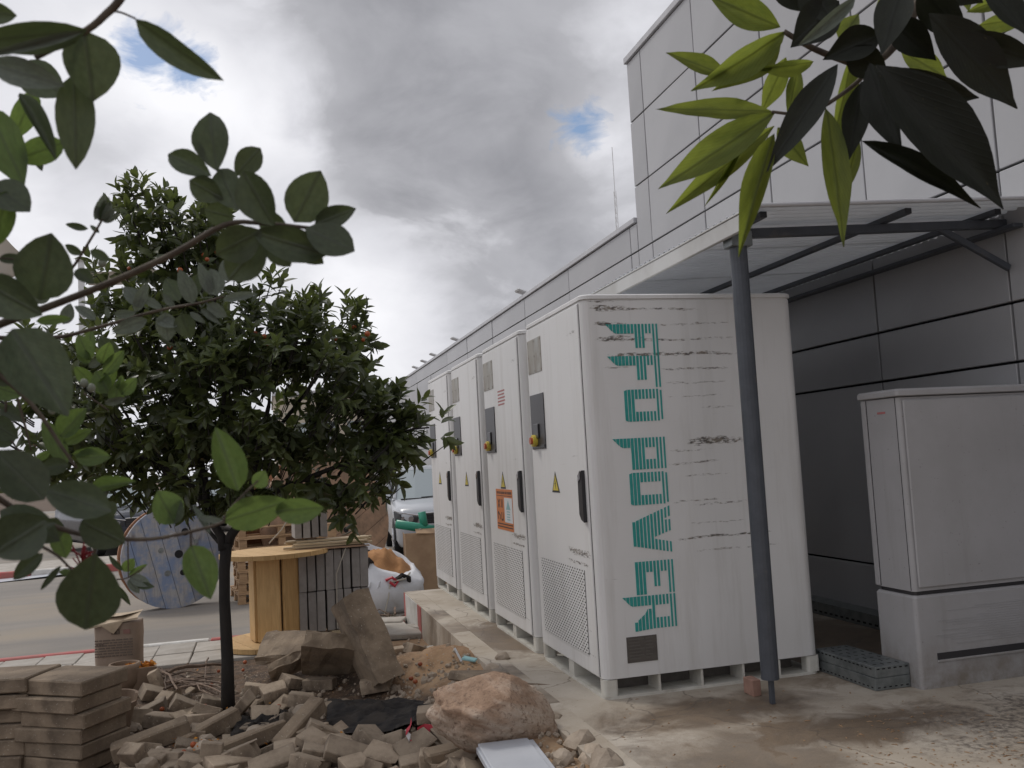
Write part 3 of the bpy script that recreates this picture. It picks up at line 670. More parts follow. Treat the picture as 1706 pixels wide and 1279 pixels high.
b = MB(); b.box2((.146, -.005, .189), (.33, 0, .332), .001); npl = b.build('name_plate', 'plateg', c0)
b = MB()
for k in range(7):
    z_ = .318 - .018 * k; b.box2((.16, -.0062, z_ - .003), (.16 + ru(.06, .1), -.005, z_ + .003)); b.box2((.26, -.0062, z_ - .003), (.26 + ru(.02, .055), -.005, z_ + .003))
b.build('plate_print', 'ptext', npl)
c1 = cabs[1]
b = MB(); b.box2((-.0118, .403, .822), (-.010, .915, 1.140)); st = b.build('orange_notice', 'ora', c1)
b = MB(); b.box2((-.0130, .415, .885), (-.0118, .655, 1.075)); b.build('white_field', 'stickwhite', st)
b = MB(); b.prism([(-.0132, .60, .985), (-.0132, .47, .985), (-.0132, .535, 1.055)], (-.001, 0, 0))
for k in range(4): b.box2((-.0140, .49, .965 - k * .02), (-.0131, .58, .973 - k * .02))
b.build('notice_emblem', 'stickteal', st, fix=True)
b = MB()
def strokes(b, x, pts, w_=.010):
    for (ya, za, yb, zb) in pts:
        d = Vector((0, yb - ya, zb - za)); X = d.to_track_quat('Y', 'X').to_matrix().to_4x4(); b.box((x, (ya + yb) / 2, (za + zb) / 2), (w_, d.length, w_), Matrix.Translation((0, 0, 0)) @ X)
for k in range(16): b.box2((-.0126, .885 - k * .029, 1.103), (-.0117, .885 - k * .029 - ru(.012, .022), 1.122))
b.box2((-.0126, .42, 1.087), (-.0117, .90, 1.091))
# "XI" and "24?" blocks of heavy print beside the white field
for (y0, z0, y1, z1) in ((.86, .995, .80, 1.06), (.80, .995, .86, 1.06), (.755, .995, .755, 1.06), (.72, .995, .72, 1.06), (.87, .96, .87, .90), (.87, .96, .80, .93), (.80, .93, .80, .90), (.76, .96, .76, .90), (.76, .90, .71, .90), (.71, .96, .71, .90)):
    d = Vector((0, y1 - y0, z1 - z0)); b.box((-.0122, (y0 + y1) / 2, (z0 + z1) / 2), (.001, .014, d.length), (math.atan2(-d.y, d.z), 0, 0))
for z_ in (.868, .846): b.box2((-.0126, .42, z_ - .004), (-.0117, .90, z_ + .004))
b.build('notice_print', 'signblack', st)
b = MB()
for k in range(5):
    z_ = 1.905 - k * .026; yy = .69
    while yy > .49: w_ = ru(.012, .03); b.box2((-.0112, yy - w_, z_ - .006), (-.010, yy, z_ + .006)); yy -= w_ + .008
b.build('red_print', 'redink', c1)

# ------------------------------------------------------------------ telecom cabinet on the right
tb = thing('telecom_cabinet', 'pale grey plastic telecom cabinet on a plinth at the right of the canopy post', 'cabinet', (1.62, -.575, 0))
b = MB(); b.rings([rrect(.0, 1.16, 0, .34, .022, 0), rrect(.0, 1.16, 0, .34, .022, .49), rrect(.012, 1.148, .012, .33, .02, .503)]); pl = b.build('plinth', 'telecom', tb)
b = MB(); b.box2((.115, -.004, .150), (1.05, -.001, .186)); b.build('groove', 'ctrl', pl)
b = MB(); b.box2((.112, -.010, .138), (1.05, -.0005, .150), .002); b.build('groove_lip', 'telecom', pl)
b = MB()
for k in range(16): b.box2((ru(.09, .5), -.0022, .225 + k * .013), (ru(.7, 1.1), -.0004, .2275 + k * .013))
b.build('moulding_lines', 'telecom', pl)
b = MB(); b.rings([rrect(.02, 1.14, .02, .32, .02, .504), rrect(.02, 1.14, .02, .32, .02, .525)]); b.build('shadow_gap', 'ctrl', tb)
b = MB(); b.rings([rrect(.008, 1.152, .006, .33, .022, .526), rrect(.008, 1.152, .006, .33, .022, 1.60)]); bd = b.build('body', 'telecom', tb)
b = MB(); b.box2((.034, -.008, .545), (1.13, .006, 1.585), .006); b.build('door', 'telecom', tb)
b = MB(); b.box2((.0065, .285, .53), (.0078, .289, 1.6)); b.box2((.0065, .0275, .53), (.0078, .031, 1.6)); b.build('seam', 'hole', tb)
b = MB(); b.box2((.002, .292, .53), (.009, .332, 1.6), .002); b.build('rear_flange', 'telecom', tb)
b = MB(); b.rings([rrect(.0, 1.16, .0, .34, .02, 1.605), rrect(-.012, 1.17, -.016, .352, .02, 1.61), rrect(-.012, 1.17, -.016, .352, .02, 1.636), rrect(.0, 1.16, -.004, .345, .02, 1.648)]); b.build('roof', 'telecom', tb)
b = MB(); b.box2((.0056, .12, 1.515), (.0076, .19, 1.527)); b.build('label_print', 'redink', tb)
b = MB(); b.rod((.90, -.008, 1.02), (.90, -.016, 1.02), .022, 14); b.build('lock_boss', 'telecom', tb)
# galvanised tray pieces on the pad
gt = thing('cable_tray_box', 'two galvanised slotted cable tray lengths stacked beside the telecom cabinet', 'cable tray', (1.39, -.49, 0))
b = MB(); b.box2((0, 0, .002), (.225, .56, .068), .002); b.build('lower_tray', 'galv', gt)
b = MB(); b.box((.112, .28, .100), (.22, .56, .060), (0, 0, .02), .002); b.build('upper_tray', 'galv', gt)
b = MB()
for k in range(14):
    y_ = .02 + k * .038
    b.box2((-.0015, y_, .014), (.0, y_ + .016, .020)); b.box2((-.0055, y_, .114), (-.002, y_ + .016, .120))
for k in range(6):
    x_ = .015 + k * .036
    b.box2((x_, -.0015, .014), (x_ + .016, 0, .020)); b.box2((x_, -.0052, .114), (x_ + .016, -.001, .120))
for i in range(7):
    for j in range(4): b.box((.04 + j * .048, .05 + i * .078, .1312), (.007, .032, .001) if (i + j) % 2 else (.022, .007, .001))
tag(b.build('slots', 'hole', gt), kind='stuff')
p = at_z(1262, 1160, 0)
b = MB(); b.box((0, 0, .045), (.055, .105, .09), None, .004, .002); tag(b.build('brick', 'redbrick', loc=(p.x, p.y + .05, 0)), 'pale red brick standing on end on the pad by the post foot', 'brick')

# ------------------------------------------------------------------ slab stacks at the left
ORD = ['topmost', 'second from the top', 'third from the top', 'fourth from the top', 'fifth from the top', 'sixth from the top']
def stack(cx, cy, ztop, n, th, rz, nm, sz, grp):
    for i in range(n):
        b = MB(); b.box((0, 0, 0), (*sz, th * .96), None, .008, .004)
        o = b.build('concrete_slab', 'slab', loc=(cx + ru(-.028, .028) - .012 * (i == 4), cy + ru(-.03, .03), ztop - th * (i + .5)))
        o.rotation_euler = (ru(-.012, .012), ru(-.012, .012), rz + ru(-.05, .05))
        tag(o, '%s concrete slab of the %s' % (ORD[i], nm), 'paving slab', grp)
stack(-3.02, 1.50, .17, 6, .093, R_(-33), 'front slab stack at the left', (.50, .405), 'slabs of the front stack')
stack(-3.50, 1.72, .185, 6, .093, R_(-14), 'cut-off slab stack at the left edge', (.56, .42), 'slabs of the rear stack')

def rock(name, p, size, rot, label, m='stone', seed=1, sub=3, amp=.22, cat='stone', grp=None):
    import bmesh
    bm = bmesh.new(); bmesh.ops.create_icosphere(bm, subdivisions=sub, radius=1)
    for v in bm.verts:
        q = v.co.copy(); k = 1 + amp * noise.fractal(q * 1.1 + Vector((seed * 3.7, seed, 0)), 1, 2, 2) + .07 * amp / .22 * noise.fractal(q * 5 + Vector((seed, 0, 9)), 1, 2, 4)
        q = q * (k + .02 * noise.fractal(q * 14, 1, 2, 3) * (sub > 3))
        for (n, d) in (((.5, -.6, .62), .78), ((-.75, -.2, .62), .80), ((.1, -.9, -.3), .80), ((.85, .1, .3), .86), ((-.4, .6, .6), .8)):
            n = Vector(n).normalized(); t = q.dot(n)
            if t > d: q -= n * (t - d) * .85
        v.co = Vector((q.x * size[0], q.y * size[1], q.z * size[2]))
    me = bpy.data.meshes.new(name); bm.to_mesh(me); bm.free(); me.materials.append(MT[m]); me.polygons.foreach_set('use_smooth', [sub > 3] * len(me.polygons))
    o = bpy.data.objects.new(name, me); col.objects.link(o); o.location = p; o.rotation_euler = [R_(a) for a in rot]; return tag(o, label, cat, grp)
# ------------------------------------------------------------------ loose rubble
RB = []
for i in range(7):
    b = MB(); s = (.20, .10, .062) if i < 5 else (.105, .10, .065)
    b.box((0, 0, 0), s, None, .0035, .006); RB.append(b.mesh('paver_brick', 'brick'))
def broken(s, seed):
    """a brick with one end broken away"""
    random.seed(seed); b = MB(); b.box((0, 0, 0), s, None, .0035, .006)
    b.v = [(x + (ru(-.03, .01) if x > 0 else 0) * (1 + 2 * abs(y)), y, z) for x, y, z in b.v]; return b.mesh('broken_brick', 'brick')
for i in range(5): RB.append(broken((.16, .10, .065), 40 + i))
random.seed(11)
def loose(me, p, rot, label, grp=None, scale=(1, 1, 1), name=None, cat='paver brick'):
    o = inst(name or 'paver_brick', me, None, p, rot, scale); return tag(o, label, cat, grp)
def zone(u, v):
    if v < 1115 and u > 600: return ('loose paver brick in front of the flat paving slabs by the kerb', 'loose bricks by the kerb end')
    if v >= 1240: return ('loose concrete paver brick in the front row of rubble along the bottom edge', 'front row of loose paver bricks')
    if u < 372: return ('loose concrete paver brick between the slab stacks and the tree foot', 'loose paver bricks left of the tree')
    if u < 545: return ('loose concrete paver brick just right of the tree foot', 'loose paver bricks right of the tree')
    return ('loose concrete paver brick around the black plastic film beside the boulder', 'loose paver bricks by the black film')
HAND = [(260, 1156, .05, 40, 20, 15), (276, 1166, .03, -20, 5, 25), (307, 1176, .06, 25, 30, 10), (248, 1186, .03, 10, -25, 10), (269, 1200, .05, -8, 5, -5), (262, 1140, .09, 15, 70, 10), (353, 1256, .06, 10, 5, 85),
 (334, 1200, .03, 25, 5, -10), (402, 1178, .06, -35, -40, 25), (456, 1152, .07, 30, -8, 20), (491, 1136, .04, 60, 20, 15), (503, 1166, .05, 5, 10, -5), (529, 1240, .04, -30, 15, 10), (477, 1250, .05, 8, -5, 10), (402, 1256, .06, 20, -15, -10),
 (533, 1258, .05, 12, 15, 5), (620, 1233, .05, -50, 20, -15), (580, 1256, .07, 15, 25, 35), (662, 1236, .06, 60, 30, -20), (693, 1246, .06, 30, -20, 25), (726, 1190, .03, 8, 0, 5), (625, 1141, .05, 5, -4, 0), (533, 1138, .03, -10, 0, 0),
 (660, 1087, .02, 8, -5, 0), (700, 1084, .03, 35, 20, 0), (262, 1266, .02, -10, 0, 10), (226, 1268, .05, 80, 60, 5), (515, 1222, .06, -35, -12, 10), (440, 1192, .03, 20, 5, 40), (560, 1180, .0, 40, 5, 5), (300, 1200, .04, 60, 0, 20),
 (640, 1262, .05, -20, 10, 20), (455, 1274, .05, 25, -10, 20), (515, 1274, .06, -15, 10, -10), (380, 1274, .05, 50, 10, 10), (700, 1274, .04, 15, -5, 5), (330, 1276, .04, 0, 10, 0), (590, 1278, .05, 35, 0, 15), (225, 1200, .03, 30, 10, 60), (430, 1218, .02, 0, 0, 0),
 (300, 1262, .02, 70, 10, 0), (545, 1222, .03, 15, 30, 0), (560, 1240, .02, 80, 5, 10), (355, 1172, .02, 20, 20, 0), (470, 1180, .02, 70, -10, 10), (430, 1150, .02, 10, 10, 0), (740, 1262, .04, 10, 5, 0), (770, 1268, .02, -40, 5, 10), (815, 1150, .02, 20, 5, 0)]
for i, (u, v, lift, yw, pt, rl) in enumerate(HAND):
    p = drop(u, v, lift); loose(RB[(i * 5) % len(RB)], p, (R_(rl), R_(pt), R_(yw - 15)), *zone(u, v), (1.28 if v > 1195 else 1.08, 1.28 if v > 1195 else 1.1, 1.25) if i % 3 else (ru(1.0, 1.3), ru(1.1, 1.4), 1.3))
poly = [(200, 1150), (330, 1125), (420, 1120), (520, 1180), (740, 1200), (800, 1279), (190, 1279)]
for i in range(95):
    u = ru(195, 800); v = ru(1150, 1330) if i < 60 else ru(1215, 1330)
    if v < 1235 - (u < 480) * 60 + 0 and 520 < u < 760 and v < 1225: continue
    p = drop(u, v, ru(-.02, .035)); loose(RB[i % len(RB)], p, (ru(-.4, .4), ru(-.5, .5), ru(0, 3.1)), *zone(u, v), (ru(.6, 1.25), ru(.8, 1.25), ru(.8, 1.2)))
for i in range(46):
    u, v = ru(210, 760), ru(1165, 1285)
    if u > 540 and v < 1215: continue
    s_ = ru(.022, .06); rock('concrete_chunk', drop(u, v, s_ * .5), (s_ * ru(1, 1.5), s_, s_ * ru(.6, .9)), (ru(-40, 40), ru(-40, 40), ru(0, 180)), 'small jagged lump of broken concrete among the paver bricks', 'stone' if i % 3 else 'brick', 60 + i, 2, .45, 'concrete lump', 'broken concrete lumps in the rubble')
# longer pieces with a label of their own
def piece(u, v, lift, size, rot, label, cat='concrete piece', m='slab', name='concrete_piece', jit=.008, bev=.01):
    b = MB(); b.box((0, 0, 0), size, None, bev, jit); o = b.build(name, m, loc=drop(u, v, lift)); o.rotation_euler = [R_(a) for a in rot]; return tag(o, label, cat)
piece(252, 1232, .06, (.46, .10, .11), (8, -12, 10), 'long pale edging stone lying in front of the pot')
piece(346, 1216, .05, (.42, .10, .11), (5, -18, 22), 'brown edging stone behind the pale edging stone, beside the tree foot')
piece(498, 1206, .10, (.40, .11, .10), (10, -28, 42), 'dark edging stone tilted up in the middle of the rubble')
piece(420, 1232, .07, (.44, .09, .10), (0, -10, 16), 'long square edging stone above the front row of bricks')
piece(768, 1250, .05, (.38, .11, .07), (0, -3, 10), 'flat dark edging stone directly under the boulder')
piece(880, 1142, .06, (.34, .16, .05), (-6, 4, -22), 'thin broken slab lying on the kerb edge behind the boulder')
piece(800, 1126, .06, (.30, .28, .05), (-4, 6, 20), 'flat broken slab lying behind the boulder')
# large broken slabs
def slab_between(a, b_, width, th, wdir, label, name='broken_slab', jit=.012):
    a, b_ = Vector(a), Vector(b_); d = b_ - a; X = d.normalized(); Y = (Vector(wdir) - X * Vector(wdir).dot(X)).normalized(); Z = X.cross(Y)
    mm = MB(); nx = 7
    for k in range(nx):      # broken surface: several jittered stations
        pass
    rg = []
    for k in range(nx + 1):
        x = d.length * (k / nx - .5); e_ = 1 if 0 < k < nx else .97
        P = []
        for (yy, zz_) in ((-.5, -.5), (-.5, -.1), (-.5, .35), (-.46, .5), (-.1, .5), (.25, .5), (.46, .5), (.5, .4), (.5, 0), (.5, -.5), (.1, -.5)):
            P.append((x + ru(-jit, jit), yy * width * e_ + ru(-jit, jit), zz_ * th * e_ + ru(-jit, jit) * .7))
        rg.append(P)
    mm.rings(rg); o = mm.build(name, 'slab', loc=(0, 0, 0), fix=True)
    o.matrix_world = Matrix(((X.x, Y.x, Z.x, (a.x + b_.x) / 2), (X.y, Y.y, Z.y, (a.y + b_.y) / 2), (X.z, Y.z, Z.z, (a.z + b_.z) / 2), (0, 0, 0, 1)))
    return tag(o, label, 'broken slab')
_w = Vector((-.20, .975, .02)); slab_between(at_y(659, 1150, 1.35) + _w * .27, at_y(600, 1006, 1.5) + _w * .27, .54, .19, _w, 'heavy broken concrete slab standing steeply tilted in the middle of the rubble')
_w = Vector((.05, .82, -.57)); slab_between(at_y(502, 1062, 1.75) + _w * .24, at_y(600, 1068, 1.72) + _w * .24, .48, .13, _w, 'dark thick slab bridging behind the tilted slab')
slab_between(at_y(436, 1078, 2.6), at_y(520, 1076, 2.5), .42, .07, (.25, 1, .32), 'broad flat broken slab lying tilted left of the tilted slab')
slab_between(at_y(450, 1122, 2.15), at_y(528, 1088, 2.2), .16, .07, (.2, .6, -.5), 'broken slab edge propped under the broad flat slab')
piece(676, 1052, .04, (.40, .42, .06), (3, 2, -8), 'flat paving slab lying in front of the red-painted kerb end', 'paving slab', 'paving', 'paving_slab', .004)
piece(715, 1046, .04, (.34, .30, .06), (-4, 5, 25), 'flat paving slab with rounded corner against the kerb face', 'paving slab', 'paving', 'paving_slab', .004)
piece(648, 1036, .02, (.34, .30, .06), (0, 0, -20), 'paving slab half hidden behind the tilted slab', 'paving slab', 'paving', 'paving_slab', .004)
piece(745, 1078, .02, (.36, .10, .05), (0, 0, 6), 'narrow slab offcut against the kerb foot', 'paving slab', 'paving', 'paving_slab', .004)
# boulder and rocks
p = drop(832, 1190, 0.15); rock('boulder', p, (.335, .25, .20), (6, 20, 12), 'large pinkish boulder lying against the kerb of the concrete pad', 'rock', 3, 5, .26, 'boulder')
for i, (u, v, s, lb) in enumerate([(838, 1098, .062, 'brown angular stone on the kerb edge beyond the boulder'), (820, 1116, .055, 'grey angular stone on the flat slab behind the boulder'), (730, 1081, .05, 'pale stone at the end of the row of offcuts by the kerb'),
        (967, 1238, .075, 'pale round stone beside the kerb at the front right'), (939, 1262, .05, 'cream stone just left of the pale round stone'), (990, 1262, .07, 'cream stone in the front corner by the kerb'), (1012, 1276, .085, 'brownish stone at the bottom edge by the kerb'), (922, 1202, .06, 'small pale stone in the gap right of the boulder')]):
    rock('stone', drop(u, v, s * .5), (s * 1.15, s, s * .85), (ru(-20, 20), ru(-20, 20), ru(0, 180)), lb, 'stone', 10 + i, 2, .3)
gr = [rock('pebble', (0, 0, -3), (.02, .017, .013), (0, 0, 0), None, 'stone', 40 + i, 1, .3) for i in range(3)]
vs, fs = [], []
for i in range(1500):
    if i < 700: u, v = ru(640, 1040), ru(1060, 1300)
    else: u, v = ru(180, 860), ru(1120, 1330)
    p = drop(u, v, 0)
    if p.x > -.42: continue
    me = gr[i % 3].data; n0 = len(vs); s = ru(.3, 1.5) * (1.6 if rnd() < .08 else 1); X = Matrix.Translation((p.x, p.y, dirt_h(p.x, p.y) + .004)) @ Euler((ru(0, 3), ru(0, 3), ru(0, 3))).to_matrix().to_4x4() @ Matrix.Scale(s, 4)
    vs += [tuple(X @ v_.co) for v_ in me.vertices]; fs += [[k + n0 for k in q.vertices] for q in me.polygons]
for o in gr: bpy.data.objects.remove(o)
tag(MB().add(vs, fs).build('rubble_gravel', 'stone'), 'fine stones and gravel scattered over the dirt', 'gravel', None, 'stuff')
# grit and litter on the concrete pad
vs, fs = [], []
for i in range(230):
    u, v = (ru(1010, 1700), ru(1150, 1279)) if i < 90 else ((ru(1400, 1706), ru(1190, 1279)) if i < 380 else (ru(800, 1010), ru(1030, 1180)))
    p = at_z(u, v, .002)
    if p.x < -.22: continue
    s = ru(.0012, .0042); a = ru(0, 3.1); l = s * ru(1, 5); n0 = len(vs); ca, sa = math.cos(a), math.sin(a)
    for (q, r_, z_) in ((-l, -s, 0), (l, -s, 0), (l, s, 0), (-l, s, 0), (0, 0, s * 1.2)): vs.append((p.x + q * ca - r_ * sa, p.y + q * sa + r_ * ca, .0012 + z_))
    fs += [[n0, n0 + 1, n0 + 4], [n0 + 1, n0 + 2, n0 + 4], [n0 + 2, n0 + 3, n0 + 4], [n0 + 3, n0, n0 + 4]]
tag(MB().add(vs, fs).build('pad_litter', 'dirt'), 'crumbs of soil and dry bits strewn over the concrete pad', 'litter', None, 'stuff')
# grey metal lid at the front edge
p = at_z(850, 1268, .0); a = at_z(800, 1253, .03); c = at_z(878, 1242, .03)
ml = thing('metal_box_lid', 'light grey metal box lid lying at the bottom edge in front of the boulder', 'box lid', ((a.x + c.x) / 2 + .02, -.80, -.02), math.atan2(c.y - a.y, c.x - a.x) - .05)
b = MB(); b.box((0, 0, .02), (.245, .50, .045), (.02, 0, 0), .004); b.build('lid_panel', 'greymetal', ml)
b = MB(); b.box((.135, .0, .018), (.03, .49, .03), (.02, 0, 0), .004); b.build('rim', 'greymetal', ml)
b = MB(); b.box((-.126, .0, .012), (.012, .49, .03), (.02, 0, 0), .003); b.build('rim', 'greymetal', ml)
# black film
vs, fs = [], []; A_ = [at_z(*q, -.13) for q in ((545, 1222), (742, 1190), (700, 1160), (560, 1160))]
for (nm, A_, lb) in (('plastic_film', [drop(*q, .03) for q in ((545, 1228), (745, 1196), (705, 1165), (545, 1165))], 'crumpled black plastic film lying below the tilted slab'),
                     ('plastic_film', [drop(*q, .04) for q in ((375, 1240), (470, 1214), (480, 1180), (400, 1195))], 'strip of black plastic film crumpled under the edging stones near the tree foot')):
    vs, fs = [], []; n = 46
    for j in range(n + 1):
        for i in range(n + 1):
            s, t = i / n, j / n; q = (A_[0] * (1 - s) + A_[1] * s) * (1 - t) + (A_[3] * (1 - s) + A_[2] * s) * t
            q = q + Vector((.04 * fbm((s * 3, t * 3, 1)), .04 * fbm((s * 3, t * 3, 7)), 0))
            h = .035 * abs(fbm((s * 2.2 + t * 3, t * 9 - s * 3, 2), 4)) + .03 * fbm((s * 3, t * 3, 6)); vs.append((q.x, q.y, max(dirt_h(q.x, q.y) + .012, q.z + h - .01)))
    for j in range(n):
        for i in range(n): a = j * (n + 1) + i; fs.append([a, a + 1, a + n + 2, a + n + 1])
    tag(MB().add(vs, fs).build(nm, 'sheetblk', smooth=True), lb, 'plastic film')
# scraps of red and white barrier tape
def strip(name, pts, wdt, m, label, cat='tape scrap', parent=None):
    vs, fs = [], []
    for i, p in enumerate(pts):
        d = Vector((.3, .2, .9)) * wdt + Vector((ru(-.01, .01), 0, 0)); vs += [tuple(Vector(p) - d / 2), tuple(Vector(p) + d / 2)]
    for i in range(len(pts) - 1): fs.append([2 * i, 2 * i + 1, 2 * i + 3, 2 * i + 2])
    n0 = len(vs); vs += [(a + .001, b_ - .0015, c_) for a, b_, c_ in vs]; fs += [[k + n0 for k in f[::-1]] for f in list(fs)]
    o = MB().add(vs, fs).build(name, m, parent); return tag(o, label, cat) if not parent else o
t_ = thing('tape_scrap', 'twisted scrap of red and white barrier tape between the bricks', 'tape scrap', drop(682, 1222, .12))
for k, (u0, v0, u1, v1, m) in enumerate(((684, 1200, 676, 1220, 'tapered'), (676, 1220, 682, 1236, 'tapewhite'), (682, 1236, 680, 1246, 'tapered'))):
    y_ = t_.location.y - .03; A0, B0 = at_y(u0, v0, y_), at_y(u1, v1, y_); strip('tape_piece', [A0 - t_.location, (A0 + B0) / 2 - t_.location + Vector((.01, -.01, 0)), B0 - t_.location], .035, m, None, parent=t_)
q = drop(716, 1215, .09); strip('tape_scrap', [q + Vector((-.07, 0, 0)), q + Vector((-.03, .01, .012)), q + Vector((.03, 0, .0)), q + Vector((.08, .01, .015))], .04, 'tapered', 'red scrap of barrier tape lying just left of the boulder')
# dry sticks
for i in range(18):
    if i < 14: u0, v0, u1, v1 = ru(255, 300), ru(1128, 1150), ru(340, 392), ru(1120, 1162)
    else: u0, v0, u1, v1 = ru(262, 272), ru(1110, 1120), ru(275, 300), ru(1140, 1150)
    if i == 0: u0, v0, u1, v1 = 276, 1122, 372, 1106
    if i == 1: u0, v0, u1, v1 = 238, 1112, 330, 1140
    if i == 2: u0, v0, u1, v1 = 346, 1094, 342, 1150
    A_, B_ = drop(u0, v0, .06 + ru(0, .08)), drop(u1, v1, .05 + ru(0, .08)); pts = [A_.lerp(B_, s / 5) + Vector((ru(-.02, .02), ru(-.02, .02), .03 * math.sin(s / 5 * 3.1) + ru(-.012, .012))) for s in range(6)]
    r0 = ru(.006, .013) if i else .02
    b = MB(); b.tube(pts, [r0 * (1 - .1 * s) for s in range(6)], 6); tag(b.build('dry_branch', 'dryst', loc=A_, world=True), 'bare dry branch in the brushwood pile left of the tree foot' if i else 'thickest dry branch lying along the back of the brushwood pile', 'branch', 'dry branches of the brushwood pile' if i else None)
# fallen fruit
of = MB(); import bmesh
bm = bmesh.new(); bmesh.ops.create_icosphere(bm, subdivisions=2, radius=1); me_or = bpy.data.meshes.new('orange_fruit'); bm.to_mesh(me_or); bm.free(); me_or.materials.append(MT['orange']); me_or.polygons.foreach_set('use_smooth', [True] * len(me_or.polygons))
for i, (u, v) in enumerate([(270, 1181), (333, 1179), (341, 1177), (408, 1103), (364, 1118), (352, 1141), (405, 1116), (700, 1106), (685, 1130), (692, 1135), (306, 1253), (322, 1240), (464, 1176)]):
    s = ru(.013, .020); o = inst('fallen_orange', me_or, None, drop(u, v, .03 + (.03 if v > 1170 else 0)), (ru(0, 3), 0, 0), (s, s, s * .9)); tag(o, 'small orange fruit fallen on the ground among the rubble', 'orange', 'fallen oranges')
vs, fs = [], []
for i in range(240):
    u, v = (ru(285, 365), ru(1228, 1272)) if i < 150 else (ru(300, 760), ru(1080, 1279))
    p = drop(u, v, ru(.015, .06)); s = ru(.006, .016); X = Matrix.Translation(p) @ Euler((ru(-.8, .8), ru(-.8, .8), ru(0, 6))).to_matrix().to_4x4(); n0 = len(vs)
    vs += [tuple(X @ Vector(q)) for q in ((0, -s, 0), (s * .6, 0, .002), (0, s, 0), (-s * .6, 0, .002))]; fs.append([n0, n0 + 1, n0 + 2, n0 + 3])
tag(MB().add(vs, fs).build('fallen_petals', 'petals'), 'orange fallen leaves and peel scattered over the rubble', 'leaf litter', None, 'stuff')
# green-white scrap by the kerb
q = drop(783, 1100, .03); sc = thing('plastic_scrap', 'pale green plastic scrap on the dirt beside the kerb', 'plastic scrap', q)
b = MB(); b.box((0, 0, .01), (.10, .06, .012), (.2, .2, -.5), .004, .004); b.build('sheet_piece', 'stickteal', sc); b = MB(); b.rod((-.06, .0, .0), (-.10, .03, .09), .008, 6); b.build('stub', 'stickwhite', sc)

# ------------------------------------------------------------------ pots, sack, box
p = drop(196, 1236, 0); pot = thing('clay_pot', 'brown clay flowerpot with a chipped rim behind the slab stack', 'flowerpot', (p.x - .06, p.y + .02, dirt_h(p.x, p.y)))
def lathe(b, prof, n=28, chip=None):
    rg = []
    for (r, z) in prof: rg.append([(r * math.cos(2 * math.pi * k / n), r * math.sin(2 * math.pi * k / n), z + (chip(k, z) if chip else 0)) for k in range(n)])
    b.rings(rg, False, False)
b = MB(); lathe(b, [(.001, .0), (.12, .0), (.165, .22), (.178, .22), (.19, .30), (.172, .30), (.16, .24), (.11, .06), (.001, .06)], 28, lambda k, z: (-.04 * (k % 28 > 23) if z > .25 else 0)); b.build('pot_body', 'terra', pot)
p = drop(205, 1160, 0); po2 = thing('clay_pot', 'smaller round clay pot standing behind the chipped flowerpot', 'flowerpot', (p.x, p.y + .1, dirt_h(p.x, p.y)))
b = MB(); lathe(b, [(.001, 0), (.09, 0), (.13, .10), (.13, .2), (.115, .235), (.10, .235), (.11, .19), (.08, .05), (.001, .05)]); b.build('pot_body', 'terra', po2, True)
p = drop(232, 1152, 0); bx = thing('wooden_planter', 'small brown box heaped with orange peel beside the paper sack', 'box', (p.x, p.y + .08, dirt_h(p.x, p.y)), .15)
b = MB(); b.box((0, -.10, .10), (.24, .015, .17), None, .003); b.box((0, .10, .10), (.24, .015, .17), None, .003); b.box((-.112, 0, .10), (.015, .185, .17), None, .003); b.box((.112, 0, .10), (.015, .185, .17), None, .003); b.box((0, 0, .03), (.2, .18, .01)); b.build('crate', 'terra', bx)
vs, fs = [], []
for i in range(200):
    X = Matrix.Translation((ru(-.105, .105), ru(-.09, .09), .165 + ru(0, .035))) @ Euler((ru(-1, 1), ru(-1, 1), ru(0, 6))).to_matrix().to_4x4(); s = ru(.012, .024); n0 = len(vs)
    vs += [tuple(X @ Vector(q)) for q in ((-s, -s * .5, 0), (s, -s * .5, .004), (s * .8, s * .5, 0), (-s, s * .6, .005))]; fs.append([n0, n0 + 1, n0 + 2, n0 + 3])
b = MB().add(vs, fs); tag(b.build('peel', 'petals', bx), kind='stuff')
# paper sack on the pavement
p = at_z(195, 1122, ZP); sk = thing('paper_sack', 'brown paper cement sack standing upright on the pavement with a folded top', 'sack', (p.x, p.y + .14, ZP + .006), R_(-8))
def selip(a, b_, e, z, n=36, wob=0, seed=0, ctr=(0, 0)):
    P = []
    for k in range(n):
        t = 2 * math.pi * k / n; c_, s_ = math.cos(t), math.sin(t); q = 1 + wob * fbm((c_ * 1.6 + seed, s_ * 1.6, z * 7), 3)
        P.append((ctr[0] + a * q * math.copysign(abs(c_) ** e, c_), ctr[1] + b_ * q * math.copysign(abs(s_) ** e, s_), z))
    return P
b = MB(); b.rings([selip(.19, .125, .55, z, 40, w_, 3) for z, w_ in ((0, .02), (.03, .04), (.10, .05), (.17, .05), (.24, .05), (.30, .06), (.36, .06), (.40, .06), (.415, .08))], True, True); b.build('sack_body', 'paper', sk, True)
b = MB(); b.add([(-.20, -.14, .40), (.195, -.135, .455), (.20, .02, .50), (-.19, .03, .44), (-.205, -.145, .385), (.2, -.14, .44)], [[0, 1, 2, 3], [4, 5, 1, 0], [3, 2, 1, 0]]); b.add([(-.19, .0, .45), (.05, -.12, .475), (.20, -.02, .49), (-.05, .10, .47)], [[0, 1, 2, 3]]); b.add([(-.10, -.145, .40), (.08, -.145, .43), (.0, -.15, .33)], [[0, 2, 1]]); b.build('folded_top', 'papertop', sk)
b = MB()
for k in range(7):
    z_ = .275 - k * .022; x_ = -.16
    while x_ < .14: l_ = ru(.015, .06); b.box2((x_, -.1325, z_ - .005), (min(x_ + l_, .15), -.128, z_ + .005)); x_ += l_ + .01
